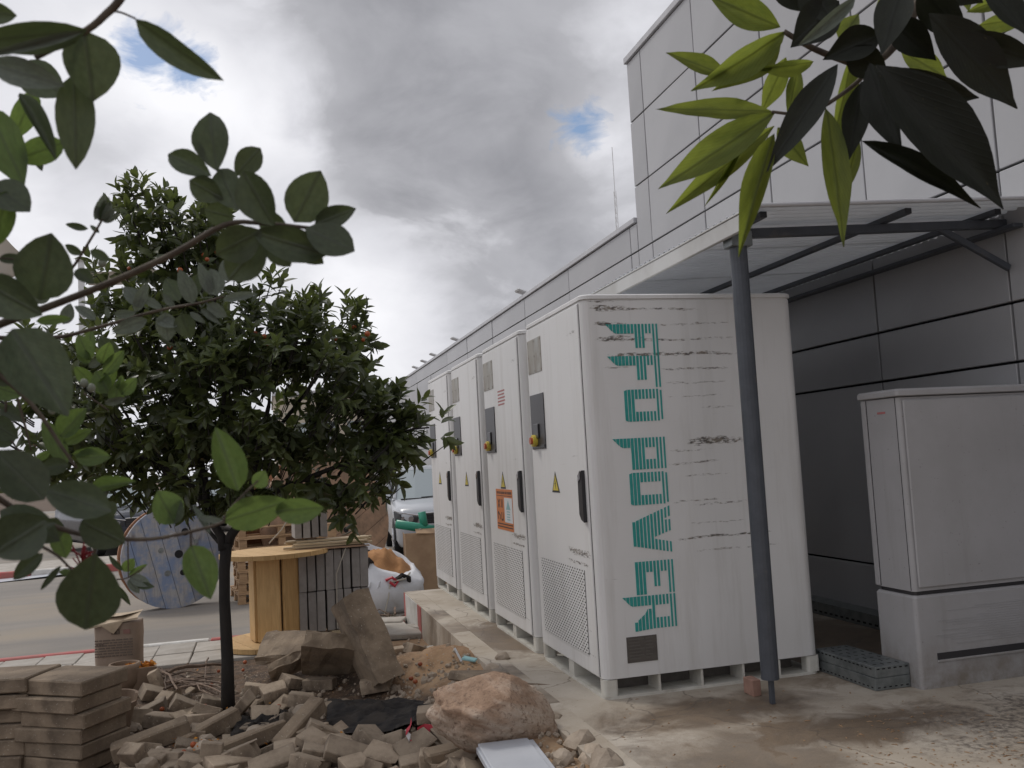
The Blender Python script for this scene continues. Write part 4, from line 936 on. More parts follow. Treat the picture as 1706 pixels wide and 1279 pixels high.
for k in range(3): b.box2((-.15 + k * .022, -.133, .225), (-.135 + k * .022, -.128, .25))
# the short heavy word at the top of the print: "1601"
X_ = -.02
for seg in (((0, 0, 0, .035),), ((.0, 0, 0, .035), (0, 0, .014, 0), (.014, 0, .014, .018), (0, .018, .014, .018), (0, .035, .014, .035)), ((0, 0, 0, .035), (.014, 0, .014, .035), (0, 0, .014, 0), (0, .035, .014, .035)), ((0, 0, 0, .035),)):
    for (xa, za, xb, zb) in seg: b.box2((X_ + min(xa, xb) - .002, -.1335, .325 + min(za, zb) - .002), (X_ + max(xa, xb) + .003, -.128, .325 + max(za, zb) + .003))
    X_ += .024 if len(seg) > 1 else .012
b.build('print', 'ink', sk)['kind'] = 'stuff'
b = MB(); b.box2((.075, -.133, .322), (.13, -.128, .358)); b.build('red_print', 'inkred', sk)

# ------------------------------------------------------------------ timber: reel table, cable reels, pallets, slab bundles
def disc_planks(parent, R, th, n, mat, name='plank', ang=0.0, gap=.006, hole=0.0, y0=0.0):
    """round flange in the local x/z plane made of n parallel boards, thickness along y"""
    wdt = 2 * R / n
    for k in range(n):
        a, c = -R + k * wdt + gap / 2, -R + (k + 1) * wdt - gap / 2
        P = []
        xs = [a + (c - a) * i / 5 for i in range(6)]
        up = [(x, math.sqrt(max(R * R - x * x, 0.0004))) for x in xs]
        poly = up + [(x, -z) for x, z in up[::-1]]
        P = [(x * math.cos(ang) - z * math.sin(ang), y0, x * math.sin(ang) + z * math.cos(ang)) for x, z in poly]
        b = MB(); b.prism(P, (0, th, 0)); b.build(name, mat, parent, fix=True)
def reel(loc, R, width, drumr, yaw, n, mat, mat2, label, ang=0.0, pitch=0.0, bolts=()):
    t = thing('cable_reel', label, 'cable reel', loc); t.rotation_euler = (pitch, 0, yaw)
    disc_planks(t, R, .05, n, mat, ang=ang); disc_planks(t, R, .05, n, mat2, ang=ang + .5, y0=width)
    nst = 14
    for k in range(nst):
        a = 2 * math.pi * k / nst; b = MB(); b.box((drumr * math.cos(a), width / 2 + .025, drumr * math.sin(a)), (.03, width - .06, 2 * math.pi * drumr / nst * .95), (0, -a, 0), .003); b.build('stave', mat2, t)
    for (x, z, r, m) in bolts:
        b = MB(); b.rod((x, .003, z), (x, -.006, z), r, 14); b.build('bolt_hole' if m == 'hole' else 'bolt', m, t)
    return t
pc = at_d(292, 947, 12.4)
reel((pc.x, pc.y, ZR + .685), .685, .20, .30, R_(20), 7, 'drumblue', 'drumorange', 'blue-painted wooden cable reel standing on its rim on the road', R_(14), 0,
     [(.05, .03, .055, 'hole'), (-.04, .28, .035, 'greymetal'), (.10, -.22, .04, 'hole'), (-.10, -.21, .04, 'galv'), (-.18, .10, .035, 'galv'), (.14, .32, .05, 'hole'), (.30, -.10, .035, 'hole'), (.28, .18, .03, 'galv')])
pc = at_d(546, 884, 13.3)
reel((pc.x, pc.y, ZR + 1.0), 1.0, .75, .42, R_(22), 8, 'drum', 'drumorange', 'large brown cable reel of weathered boards behind the slab bundle', R_(-58), R_(-7), [(.02, -.05, .07, 'hole'), (.28, -.15, .04, 'hole'), (-.30, .12, .04, 'hole'), (-.2, -.3, .035, 'galv'), (.3, .3, .035, 'galv'), (-.52, .05, .04, 'hole')])
# upright pine reel used as a table
tp = at_z(462, 1072, ZP)
tt = thing('reel_table', 'new pine cable reel standing upright like a table on the pavement', 'cable reel', (tp.x, tp.y, ZP + .006))
def flat_disc(parent, R, z, th, n, mat, name):
    wdt = 2 * R / n
    for k in range(n):
        a, c = -R + k * wdt + .002, -R + (k + 1) * wdt - .002; xs = [a + (c - a) * i / 5 for i in range(6)]; up = [(x, math.sqrt(max(R * R - x * x, .0004))) for x in xs]
        P = [(x * .94 - y * .34, x * .34 + y * .94, z) for x, y in up + [(x, -y) for x, y in up[::-1]]]
        b = MB(); b.prism(P, (0, 0, th)); b.build(name, mat, parent, fix=True)
flat_disc(tt, .52, .0, .045, 6, 'pine', 'base_board'); flat_disc(tt, .515, .835, .042, 6, 'pine', 'top_board')
nst = 6
for k in range(nst):
    a = 2 * math.pi * (k + .22) / nst; r = .215; b = MB(); b.box((r * math.cos(a), r * math.sin(a), .44), (.03, 2 * math.pi * r / nst * .975, .775), (0, 0, a), .003); b.build('stave', 'pine', tt)
b = MB(); b.rod((0, 0, .05), (0, 0, .83), .19, 20); b.build('core', 'drum', tt)
# pallets
def pallet():
    t = thing('pallet', 'pine pallet', 'pallet', (0, 0, 0))
    for k in range(6): b = MB(); b.box((0, -.5 + k * .2, .134), (1.15, .115, .02), None, .002, .002); b.build('deck_board', 'pallet', t)
    for yy in (-.5, 0, .5): b = MB(); b.box((0, yy, .010), (1.15, .10, .02), None, .002); b.build('base_board', 'pallet', t)
    for xx in (-.52, 0, .52):
        b = MB(); b.box((xx, 0, .112), (.10, 1.1, .02), None, .002); b.build('stringer', 'pallet', t)
        for yy in (-.5, 0, .5): b = MB(); b.box((xx, yy, .061), (.10, .10, .08), None, .003); b.build('block', 'pallet', t)
    return t
pq = at_d(455, 950, 12.6); p0 = pallet(); PO = ['lowest pallet of the pine pallet stack', 'second pallet from the bottom of the pine pallet stack', 'third pallet from the bottom of the pine pallet stack', 'fourth pallet from the bottom of the pine pallet stack', 'fifth pallet from the bottom of the pine pallet stack', 'sixth pallet from the bottom of the pine pallet stack', 'topmost pallet of the pine pallet stack']
for i in range(7):
    o = p0 if i == 0 else copy_tree(p0); o.location = (pq.x + ru(-.03, .03) + .06, pq.y + .5 + ru(-.03, .03), ZR + .145 * i + .002); o.rotation_euler = (0, 0, R_(7) + ru(-.04, .04)); o['label'] = PO[i]; o['group'] = 'pallets of the pine stack'
b = MB(); q = at_d(553, 890, 12.0); b.box((0, 0, 0), (.11, .11, .30), None, .004); tag(b.build('timber_offcut', 'pallet', loc=q), 'short square timber post standing on the lath pile', 'timber')
# bundles of slabs on edge
bp = at_z(556, 1060, ZP)
bun = thing('slab_bundle', 'strapped bundle of grey slabs standing on edge in two tiers on the pavement', 'slab bundle', (bp.x, bp.y, ZP + .01), R_(4))
for j in range(2):
    for k in range(8):
        b = MB(); b.box((-.30 + k * .0855 + ru(-.006, .006), ru(-.008, .008), .085 + .19 + j * .385), (.074 + ru(-.003, .003), .40, .378), (0, ru(-.012, .012), 0), .004, .003); b.build('slab', 'greyslab', bun)
for xx in (-.25, 0, .25): b = MB(); b.box((xx, 0, .04), (.09, .42, .08), None, .003); b.build('bearer', 'lath', bun)
b = MB(); b.box((.0, -.215, .868), (.70, .03, .012), None, .001); b.box((-.02, -.05, .875), (.66, .3, .008)); b.build('cover_board', 'drum', bun)
for xx in (.02,):
    b = MB(); b.tube([(xx + .10, -.214, .86), (xx, -.218, .62), (xx - .01, -.216, .1)], .006, 5); b.build('strap', 'rope', bun)
for k in range(9):
    b = MB(); l = ru(.66, .86); b.box((ru(-.03, .03), -.18 + .055 * (k % 5), .895 + .024 * (k // 3)), (l, .045, .02), (0, ru(-.01, .01), ru(-.05, .05)), .002)
    o = b.build('wood_lath', 'lath', loc=(bp.x, bp.y, ZP + .01)); tag(o, 'thin pale wooden lath lying across the slab bundle', 'lath', 'laths on the slab bundle')
ub = thing('slab_bundle', 'short bundle of four grey slabs standing on top of the laths', 'slab bundle', (bp.x - .20, bp.y + .02, ZP + .985), R_(4))
for k in range(4): b = MB(); b.box((-.12 + k * .082, 0, .14), (.066, .34, .28), (0, ru(-.01, .01), 0), .004, .003); b.build('slab', 'greyslab', ub)
b = MB(); b.box((0, -.02, .286), (.36, .36, .008), (0, ru(.01, .03), 0), .001); b.build('cover_film', 'woven', ub)
b = MB(); b.tube([(-.17, -.18, .26), (-.28, -.19, .10), (-.40, -.2, -.02)], .006, 5); b.build('strap', 'rope', ub)

# ------------------------------------------------------------------ bulk bag with sand, cardboard box
bg_ = thing('bulk_bag', 'open white woven bulk bag slumped beside the end of the concrete pad', 'bulk bag', (-.50, 6.55, ZR))
rg = []
for (z, a, wob, ox, sl) in ((0, .43, .05, -.02, 0), (.06, .48, .07, -.02, 0), (.18, .50, .09, -.03, .0), (.32, .48, .11, -.01, .0), (.46, .43, .12, .03, .15), (.58, .375, .14, .05, .45), (.68, .325, .18, .07, .75), (.70, .29, .18, .07, .75), (.62, .27, .1, .07, .7)):
    P = selip(a, a * .95, .7, z, 48, wob, 5); rg.append([(x + ox, y, zq + sl * (-.50 * (x + .05) + .50 * y) + (.05 * fbm((x * 4, y * 4, z)) if z > .4 else 0)) for x, y, zq in P])
rg = [[(x * 1.1, y * 1.05, z * .9) for x, y, z in r_] for r_ in rg]
b = MB(); b.rings(rg, True, False); b.build('bag_body', 'woven', bg_, True)
for (x0, y0, x1, y1, zz_) in ((-.26, -.05, -.18, .1, .72), (.13, -.38, .30, -.36, .40), (-.20, -.30, -.12, -.2, .60)):
    b = MB(); b.tube([(x0, y0, zz_ - .06), (x0 + .02, y0 - .04, zz_), ((x0 + x1) / 2, (y0 + y1) / 2 - .06, zz_ + .045), (x1, y1 - .03, zz_), (x1, y1, zz_ - .07)], .03, 6); b.build('lifting_loop', 'sheetblk', bg_)
for xx in (-.16, -.05): b = MB(); b.tube([(xx, -.47, .40), (xx - .12, -.485, .15), (xx - .16, -.46, .03)], .010, 5); b.build('seam', 'woven', bg_)
b = MB(); b.tube([(.02, -.43, .40), (.09, -.46, .43), (.16, -.44, .37), (.12, -.47, .33), (.06, -.46, .38)], .018, 6); b.build('red_tie', 'tapered', bg_)
b = MB(); b.tube([(.08, -.46, .38), (.25, -.44, .40), (.33, -.3, .45)], .012, 5); b.tube([(.06, -.46, .36), (.03, -.52, .2), (-.03, -.55, .02)], .008, 5); b.build('tie_cord', 'rope', bg_)
rg = []
for k in range(12):
    t = k / 11; r = .36 * (1 - t) + .002; P = selip(r, r * .95, .85, .46, 40, .16, 8)
    rg.append([(x + .07, y, z + .24 * (t ** .8) + .06 * fbm((x * 7, y * 7, 4), 4) - .38 * x + .36 * y) for x, y, z in P])
b = MB(); b.rings(rg, False, True); sd_ = b.build('sand_heap', 'sand', loc=(0, 0, 0), smooth=True); sd_.location = (-.48, 6.55, ZR + .03); tag(sd_, 'orange-brown sand heaped in the open bulk bag', 'sand')
cb = thing('cardboard_box', 'open brown cardboard box standing behind the bulk bag', 'cardboard box', (.53, 8.1, ZR - .05), R_(-6))
for (c_, d_) in (((0, -.36, .42), (.98, .012, .84)), ((0, .36, .40), (.98, .012, .80)), ((-.49, 0, .41), (.012, .72, .82)), ((.49, 0, .41), (.012, .72, .82))): b = MB(); b.box(c_, d_, None, .002, .01); b.build('side', 'card', cb)
b = MB(); b.box((.0, -.26, .87), (.7, .22, .012), (.4, .06, .15), .002); b.build('flap', 'card', cb)
b = MB(); b.box((-.492, -.33, .42), (.02, .06, .84), (0, .03, 0), .003); b.build('torn_edge', 'papertop', cb)
gp = thing('green_pipe', 'bright green plastic pipe tee sticking out of the cardboard box', 'pipe', (.20, 7.9, ZR + .88))
b = MB(); b.tube([(-.30, -.02, .06), (.10, .02, -.03), (.24, .04, -.06)], .062, 12); b.build('main_pipe', 'pipe', gp, True)
b = MB(); b.tube([(.10, .02, -.02), (.07, .02, .20)], .055, 12); b.build('branch_pipe', 'pipe', gp, True)
b = MB(); b.tube([(.02, -.06, -.02), (.06, -.08, -.22)], .02, 8); b.build('strap', 'rope', gp)
# grass and litter at the pad end
for i in range(16):
    A_ = Vector((-.75 + ru(-.25, .3), 5.3 + ru(-.25, .35), ZR + .04 + ru(0, .06))); a = ru(0, 3.1); l = ru(.12, .4)
    b = MB(); b.tube([A_, A_ + Vector((math.cos(a) * l * .5, math.sin(a) * l * .4, ru(.0, .06))), A_ + Vector((math.cos(a) * l, math.sin(a) * l * .8, ru(-.02, .03)))], ru(.005, .013), 5)
    tag(b.build('dry_branch', 'dryst', loc=A_, world=True), 'dry stick in the litter before the bulk bag at the pad end', 'branch', 'dry sticks before the bulk bag')
vs, fs = [], []
for i in range(170):
    A_ = Vector((-.62 + ru(-.35, .25), 5.25 + ru(-.35, .4), ZR)); n0 = len(vs); a = ru(0, 6.3); l = ru(.03, .13); vs += [(A_.x - .004, A_.y, A_.z), (A_.x + .004, A_.y, A_.z), (A_.x + math.cos(a) * l, A_.y + math.sin(a) * l, A_.z + ru(.03, .13))]; fs.append([n0, n0 + 1, n0 + 2])
tag(MB().add(vs, fs).build('weeds', 'citrus'), 'tufts of weeds and dry grass at the end of the pad', 'weeds', None, 'stuff')
# flattened sheet on the road at the left
q = at_z(45, 965, ZR); fl = MB(); fl.box((0, 0, .02), (1.3, .9, .02), (.02, -.03, .25), .004, .02); tag(fl.build('flattened_card', 'greymetal', loc=(q.x, q.y + .3, ZR + .01)), 'flattened grey sheet lying on the road at the left edge', 'sheet')

# ------------------------------------------------------------------ vehicles
def loft(b, st): b.rings(st, True, True)
def car(loc, rz, label, paint, plate=True):
    t = thing('parked_car', label, 'car', loc, rz)      # local: nose towards -y
    def sec(y, hw, zl, zb, r=.06, tum=.94): 
        return [(-hw * .93, y, zl), (-hw, y, zl + r * 2), (-hw, y, zl + (zb - zl) * .62), (-hw * .985, y, zb - r), (-hw * tum + .02, y, zb), (0, y, zb + .025), (hw * tum - .02, y, zb), (hw * .985, y, zb - r), (hw, y, zl + (zb - zl) * .62), (hw, y, zl + r * 2), (hw * .93, y, zl)]
    b = MB(); loft(b, [sec(-2.28, .72, .34, .82), sec(-2.22, .84, .27, .90), sec(-2.05, .90, .25, .965), sec(-1.7, .925, .25, 1.01), sec(-1.0, .93, .25, 1.07), sec(-.85, .93, .25, 1.085), sec(1.2, .93, .26, 1.10), sec(2.0, .91, .28, 1.09), sec(2.26, .84, .36, 1.02)]); b.build('body', paint, t, True, fix=True)
    b = MB(); rr = lambda y, hw, z: [(-hw, y, z), (-hw * .5, y - .05, z), (0, y - .07, z), (hw * .5, y - .05, z), (hw, y, z)]
    def cabin(y0, y1, hw, z): return [(-hw, y0 + .1, z), (-hw * .55, y0, z), (hw * .55, y0, z), (hw, y0 + .1, z), (hw, y1 - .06, z), (hw * .6, y1, z), (-hw * .6, y1, z), (-hw, y1 - .06, z)]
    b.rings([cabin(-1.02, 2.1, .86, 1.06), cabin(-.25, 1.92, .70, 1.64)]); b.build('windows', 'glass', t, fix=True)
    b = MB(); b.rings([cabin(-.26, 1.95, .71, 1.635), cabin(-.20, 1.93, .70, 1.68), cabin(-.05, 1.85, .60, 1.71)]); b.build('roof', paint, t, fix=True)
    for s in (-1, 1):
        b = MB(); b.tube([(s * .868, -.93, 1.06), (s * .712, -.16, 1.655)], .035, 6); b.build('pillar', paint, t)
        b = MB(); b.tube([(s * .875, .55, 1.06), (s * .718, .55, 1.65)], .035, 6); b.build('pillar', 'trim', t)
        b = MB(); b.tube([(s * .86, 1.75, 1.06), (s * .71, 1.72, 1.65)], .07, 6); b.build('pillar', paint, t)
        b = MB(); b.tube([(s * .69, -.1, 1.725), (s * .69, 1.7, 1.725)], .018, 6); b.build('roof_rail', 'chrome', t)
        b = MB(); b.box((s * 1.0, -.62, 1.10), (.20, .10, .15), None, .03); b.build('mirror', paint, t)
        b = MB(); b.rings([[(s * .52, -2.315, .80), (s * .86, -2.20, .86), (s * .955, -1.95, .90), (s * .945, -2.04, .74), (s * .84, -2.25, .69), (s * .55, -2.315, .70)], [(s * .50, -2.0, .80), (s * .80, -1.9, .86), (s * .86, -1.85, .9), (s * .84, -1.85, .74), (s * .78, -1.9, .69), (s * .5, -2.0, .70)]]); hl = b.build('headlight', 'trim', t, fix=True)
        b = MB(); b.rod((s * .66, -2.26, .765), (s * .66, -2.295, .765), .050, 12); b.rod((s * .80, -2.2, .775), (s * .80, -2.245, .775), .04, 12); b.build('lens', 'lamp', hl)
        b = MB(); b.tube([(s * .50, -2.32, .815), (s * .85, -2.20, .885), (s * .95, -1.97, .92)], .011, 5); b.build('chrome_strip', 'chrome', hl)
        b = MB(); b.box((s * .70, -2.235, .45), (.24, .06, .13), (0, 0, s * .3), .02); b.build('fog_lamp_recess', 'trim', t)
        for yy in (-1.42, 1.38):
            wl = thing('wheel', None, None, (s * .83, yy, .345)); wl.parent = t; 
            b = MB(); b.rod((-.10, 0, 0), (.10, 0, 0), .345, 24); b.build('tyre', 'tyre', wl)
            b = MB(); b.rod((s * .09, 0, 0), (s * .106, 0, 0), .23, 20)
            for k in range(5): a = k * 1.2566; b.box((s * .112, .12 * math.cos(a), .12 * math.sin(a)), (.02, .05, .2), (a + 1.57, 0, 0), .004)
            b.build('rim', 'chrome', wl)
            b = MB(); P = [(s * .926, yy + .43 * math.cos(a), .33 + .43 * math.sin(a)) for a in [math.pi * k / 12 for k in range(13)]] + [(s * .926, yy + .365 * math.cos(a), .33 + .365 * math.sin(a)) for a in [math.pi * k / 12 for k in range(12, -1, -1)]]
            b.prism(P, (s * .012, 0, 0)); b.build('wheel_arch', 'trim', t, fix=True)
            b = MB(); b.rod((s * .86, yy, .35), (s * .931, yy, .35), .37, 24); b.build('wheel_well', 'hole', t)
            wl.location = (s * .845, yy, .345)
    b = MB(); b.box((0, -2.265, .755), (1.02, .06, .19), None, .02); gr_ = b.build('grille', 'trim', t)
    b = MB()
    for k in range(4): b.box((0, -2.298, .695 + k * .042), (.98, .012, .012), None, .002)
    b.build('grille_bars', 'ctrl', gr_)
    b = MB(); b.tube([(-.5, -2.29, .855), (0, -2.31, .865), (.5, -2.29, .855)], .014, 6); b.build('chrome_strip', 'chrome', gr_)
    b = MB(); b.box((0, -2.255, .42), (1.0, .06, .15), None, .02); b.build('lower_intake', 'trim', t)
    b = MB(); b.box((0, -2.30, .56), (.50, .012, .11), None, .002); b.build('number_plate', 'yellow', t)
    b = MB(); b.box((0, -1.03, 1.083), (1.5, .10, .02), None, .004); b.build('cowl', 'trim', t)
    for s in (-.35, .25): b = MB(); b.rod((s, -1.02, 1.10), (s + .45, -.98, 1.115), .010, 5); b.build('wiper', 'trim', t)
    return t
car((1.50, 14.0, ZR), R_(-4), 'silvery white sport utility car with black grille parked behind the cardboard box', 'carwhite')
q = at_d(236, 862, 21.5)
car((q.x - .9, q.y + 2.2, ZR), R_(26), 'dark blue sport utility car parked behind the blue cable reel', 'cardark')
q = at_d(150, 838, 29); car((q.x, q.y + 3, ZR), R_(20), 'white car parked farther back behind the dark blue car', 'carwhite')
q = at_d(310, 832, 28); car((q.x + .4, q.y + 2, ZR), R_(14), 'silver car parked to the right behind the dark blue car', 'carsilver')

# ------------------------------------------------------------------ far background
tb_ = thing('far_building', 'low tan building with flat roof beyond the far end of the grey building', 'building', (4.6, 48, 0))
b = MB(); b.box2((-6, 0, -.4), (1.2, 12, 5.55)); b.build('walls', 'tan', tb_)
b = MB(); b.box2((-6.1, -.1, 5.56), (1.3, 12, 5.80)); b.build('roof_edge', 'cap', tb_)
b = MB(); b.box2((-1.6, .8, 5.81), (.6, 3, 6.2)); b.build('roof_plant', 'cap', tb_)
for i in range(4): b = MB(); b.box2((-5.2 + i * 1.6, -.04, 2.6), (-4.2 + i * 1.6, -.01, 4.0)); b.build('window', 'glass', tb_)
an = thing('antenna_mast', 'thin lattice antenna mast rising beyond the roof', 'antenna', (12.44, 30, 0)); tp_ = at_y(1018, 245, 30); bt_ = at_y(1028, 378, 30)
b = MB()
for k in range(3): a = k * 2.094; b.rod((.10 * math.cos(a), .10 * math.sin(a), 0), (.05 * math.cos(a), .05 * math.sin(a), 12.2), .010, 4)
for i in range(34):
    z_ = .3 + i * .35; 
    for k in range(3): a, c_ = k * 2.094 + (i % 2) * 2.094, (k + 1) * 2.094 + (i % 2) * 2.094; r = .10 - .05 * z_ / 12.2; b.rod((r * math.cos(a), r * math.sin(a), z_), (r * math.cos(c_), r * math.sin(c_), z_ + .35), .006, 3)
b.build('lattice', 'white', an); b = MB(); b.rod((0, 0, 12.2), (0, 0, tp_.z), .014, 5); b.build('whip', 'white', an)
# shade sails over the car park at the left
def sail(name, pts, label, pole):
    t = thing('shade_sail', label, 'shade sail', (pole[0], pole[1], ZR))
    o = Vector(t.location); P = [Vector(p) - o for p in pts]; n = 10; vs, fs = [], []
    for j in range(n + 1):
        for i in range(n + 1):
            s, tt_ = i / n, j / n; q = (P[0] * (1 - s) + P[1] * s) * (1 - tt_) + (P[3] * (1 - s) + P[2] * s) * tt_; q.z -= .5 * (s * (1 - s) + tt_ * (1 - tt_)); vs.append(q)
    for j in range(n):
        for i in range(n): a = j * (n + 1) + i; fs.append([a, a + 1, a + n + 2, a + n + 1])
    MB().add(vs, fs).build('fabric', 'cloth_sail', t, True)
    b = MB(); b.rod((0, 0, 0), (0, 0, pole[2] - ZR), .09, 10); b.build('pole', 'white', t)
    b = MB(); b.box((0, 0, pole[2] - ZR - .05), (.28, .28, .10), None, .02); b.build('pole_cap', 'white', t)
Y_ = 24
a = at_y(135, 430, Y_)
sail('shade_sail', [at_y(-60, 400, Y_ + 3), at_y(-10, 372, Y_ - 1), at_y(60, 440, Y_), at_y(-40, 480, Y_ + 3)], 'pale peaked shade sail at the left edge above the shrub', (at_y(-30, 440, Y_).x, Y_ + 1, at_y(-30, 440, Y_).z))
sail('shade_sail', [at_y(138, 450, Y_), at_y(230, 440, Y_ + 1), at_y(330, 455, Y_ + 5), at_y(150, 475, Y_ + 4)], 'tan shade sail on a pole behind the top of the citrus tree', (a.x, Y_, a.z))

# ------------------------------------------------------------------ leaves
def leaf_mesh(name, mat, prof, n=8, fold=.12, curl=.15, wave=.0, petiole=0.0, seed=0):
    """unit leaf: base at origin, tip at +y 1, full width 1 at its widest, thin but modelled with fold and curl"""
    rr = random.Random(seed); vs, fs = [], []
    for i in range(n + 1):
        t = i / n; wv = prof(t); zc = -curl * t * t + rr.uniform(-.01, .01)
        for s in (-1, -.5, 0, .5, 1):
            vs.append((s * wv * .5, petiole + (1 - petiole) * t, zc + fold * wv * abs(s) ** 1.3 + wave * math.sin(t * 14 + s * 2 + seed) * abs(s)))
    for i in range(n):
        for k in range(4): a = i * 5 + k; fs.append([a, a + 1, a + 6, a + 5])
    if petiole:
        m = len(vs); vs += [(-.012, 0, 0), (.012, 0, 0), (.010, petiole + .03, .0), (-.010, petiole + .03, 0)]; fs.append([m, m + 1, m + 2, m + 3])
    return MB().add(vs, fs).mesh(name, mat, True)
P_ROUND = lambda t: max(.0, math.sin(math.pi * min(1, t ** .84))) ** .72 if 0 < t < 1 else .02
P_OBOV = lambda t: max(.0, math.sin(math.pi * t ** 1.14)) ** .68 if 0 < t < 1 else .03
P_LANCE = lambda t: max(.0, math.sin(math.pi * t ** .84)) ** 1.1 if 0 < t < 1 else .015
P_CIT = lambda t: max(.0, math.sin(math.pi * t ** .9)) ** .8 if 0 < t < 1 else .02
def leaf_set(mat, prof, **k):
    c_ = k.pop('curl'); f_ = k.pop('fold'); return [leaf_mesh('leaf', mat, prof, seed=i, curl=c_ * (.4, 1.0, 2.2, -1.2, 1.6)[i], fold=f_ * (1, .4, 1.5, .8, 1.9)[i], **k) for i in range(5)]
LM = {'g': leaf_set('guava', P_ROUND, fold=.10, curl=.05, wave=.008), 'o': leaf_set('guava', P_OBOV, fold=.10, curl=.06, wave=.008), 'y': leaf_set('guavalight', P_ROUND, fold=.14, curl=.08, wave=.01),
      's': leaf_set('guavagrey', P_ROUND, fold=.10, curl=.06, wave=.01), 'm': leaf_set('mango', P_LANCE, n=12, fold=.14, curl=.10, wave=.012), 'l': leaf_set('mangobacklit', P_LANCE, n=12, fold=.12, curl=.10, wave=.014)}
def px_leaf(parent, kind, b_, t_, wpx, d, tilt=None, dd=None, k=[0]):
    """a leaf hung on its twig at depth d, its stalk end and tip given"""
    k[0] += 1; B = at_d(b_[0], b_[1], d); dd = ru(-.25, .25) if dd is None else dd
    Lp = math.hypot(t_[0] - b_[0], t_[1] - b_[1]) * d / FPX; T = at_d(t_[0], t_[1], d + dd * Lp)
    Y = T - B; ln = Y.length; Y = Y / ln; Z = (CAM - (B + T) / 2); Z = (Z - Y * Z.dot(Y)).normalized()
    ti = ru(-.45, .45) if tilt is None else tilt
    Z = (Matrix.Rotation(ti, 3, Y) @ Z); X = Y.cross(Z); W = wpx * d / FPX / max(.6, math.cos(ti)) * (1.04 if kind in 'go' else (.9 if kind in 'lm' else 1.0))
    o_ = B - Vector(parent.location)
    mw = Matrix(((X.x * W, Y.x * ln, Z.x * ln * .8, o_.x), (X.y * W, Y.y * ln, Z.y * ln * .8, o_.y), (X.z * W, Y.z * ln, Z.z * ln * .8, o_.z), (0, 0, 0, 1)))
    return inst('leaf', LM[kind][k[0] * 7 % 5], parent, mw=mw)
def px_twig(parent, pts, r0, r1, mat='twigbark', name='branch', n=8):
    P = [at_d(*p) - Vector(parent.location) for p in pts]; m = len(P)
    # smooth through the points
    Q = []
    for i in range(m - 1):
        a, b_, c, e_ = P[max(i - 1, 0)], P[i], P[i + 1], P[min(i + 2, m - 1)]
        for s in range(4):
            t = s / 4; Q.append(.5 * ((2 * b_) + (c - a) * t + (2 * a - 5 * b_ + 4 * c - e_) * t * t + (3 * b_ - a - 3 * c + e_) * t ** 3))
    Q.append(P[-1]); b = MB(); b.tube(Q, [r0 + (r1 - r0) * i / (len(Q) - 1) for i in range(len(Q))], n); return b.build(name, mat, parent, True)
random.seed(23)
# ------------------------------------------------------------------ broad-leaved shrub close to the camera at the left
sh = thing('guava_shrub', 'broad-leaved shrub with grey-green rounded leaves close by at the left edge', 'shrub', (-2.55, -4.35, -.30))
px_twig(sh, [(-60, 570, .95), (0, 540, .92), (75, 513, .9), (190, 468, .88), (290, 422, .86), (375, 374, .84), (440, 372, .84), (520, 380, .84)], .0045, .0016)
px_twig(sh, [(-70, 560, 1.15), (80, 563, 1.15), (160, 546, 1.12), (260, 518, 1.1), (330, 505, 1.08), (372, 494, 1.08)], .003, .0012)
px_twig(sh, [(235, -60, .72), (199, 0, .72), (178, 22, .72), (143, 51, .72), (60, 95, .73)], .0038, .0025)
px_twig(sh, [(178, 18, .72), (200, 20, .72), (226, 31, .72)], .001, .0008)
px_twig(sh, [(100, 470, .95), (125, 440, .95), (147, 405, .95), (165, 375, .95), (174, 358, .95)], .0016, .0012)
px_twig(sh, [(-20, 610, .9), (30, 650, .9), (68, 692, .9), (100, 740, .9), (128, 780, .9)], .0028, .0015)
px_twig(sh, [(-40, 800, .75), (20, 845, .78), (100, 880, .8), (160, 893, .8), (250, 898, .82), (340, 880, .84), (375, 868, .85)], .0028, .0012)
px_twig(sh, [(158, 893, .8), (158, 925, .8)], .0018, .001)
px_twig(sh, [(60, 905, .8), (95, 925, .8), (120, 950, .8)], .0015, .001)
px_twig(sh, [(318, 885, .84), (318, 910, .84)], .001, .001)
px_twig(sh, [(0, 430, .8), (45, 432, .8)], .0008, .0008); px_twig(sh, [(10, 660, 1.3), (12, 720, 1.3), (40, 760, 1.3)], .002, .001); px_twig(sh, [(25, 650, 1.2), (42, 710, 1.2), (52, 750, 1.2)], .002, .001)
px_twig(sh, [(195, 965, 1.2), (213, 962, 1.2), (240, 945, 1.2)], .001, .0007); px_twig(sh, [(213, 900, 1.0), (214, 962, 1.2)], .0008, .0007)
px_twig(sh, [(372, 868, .85), (385, 845, .85), (430, 800, .86)], .001, .0008)
px_twig(sh, [(140, 655, 1.2), (165, 672, 1.2), (180, 683, 1.2)], .0014, .001)
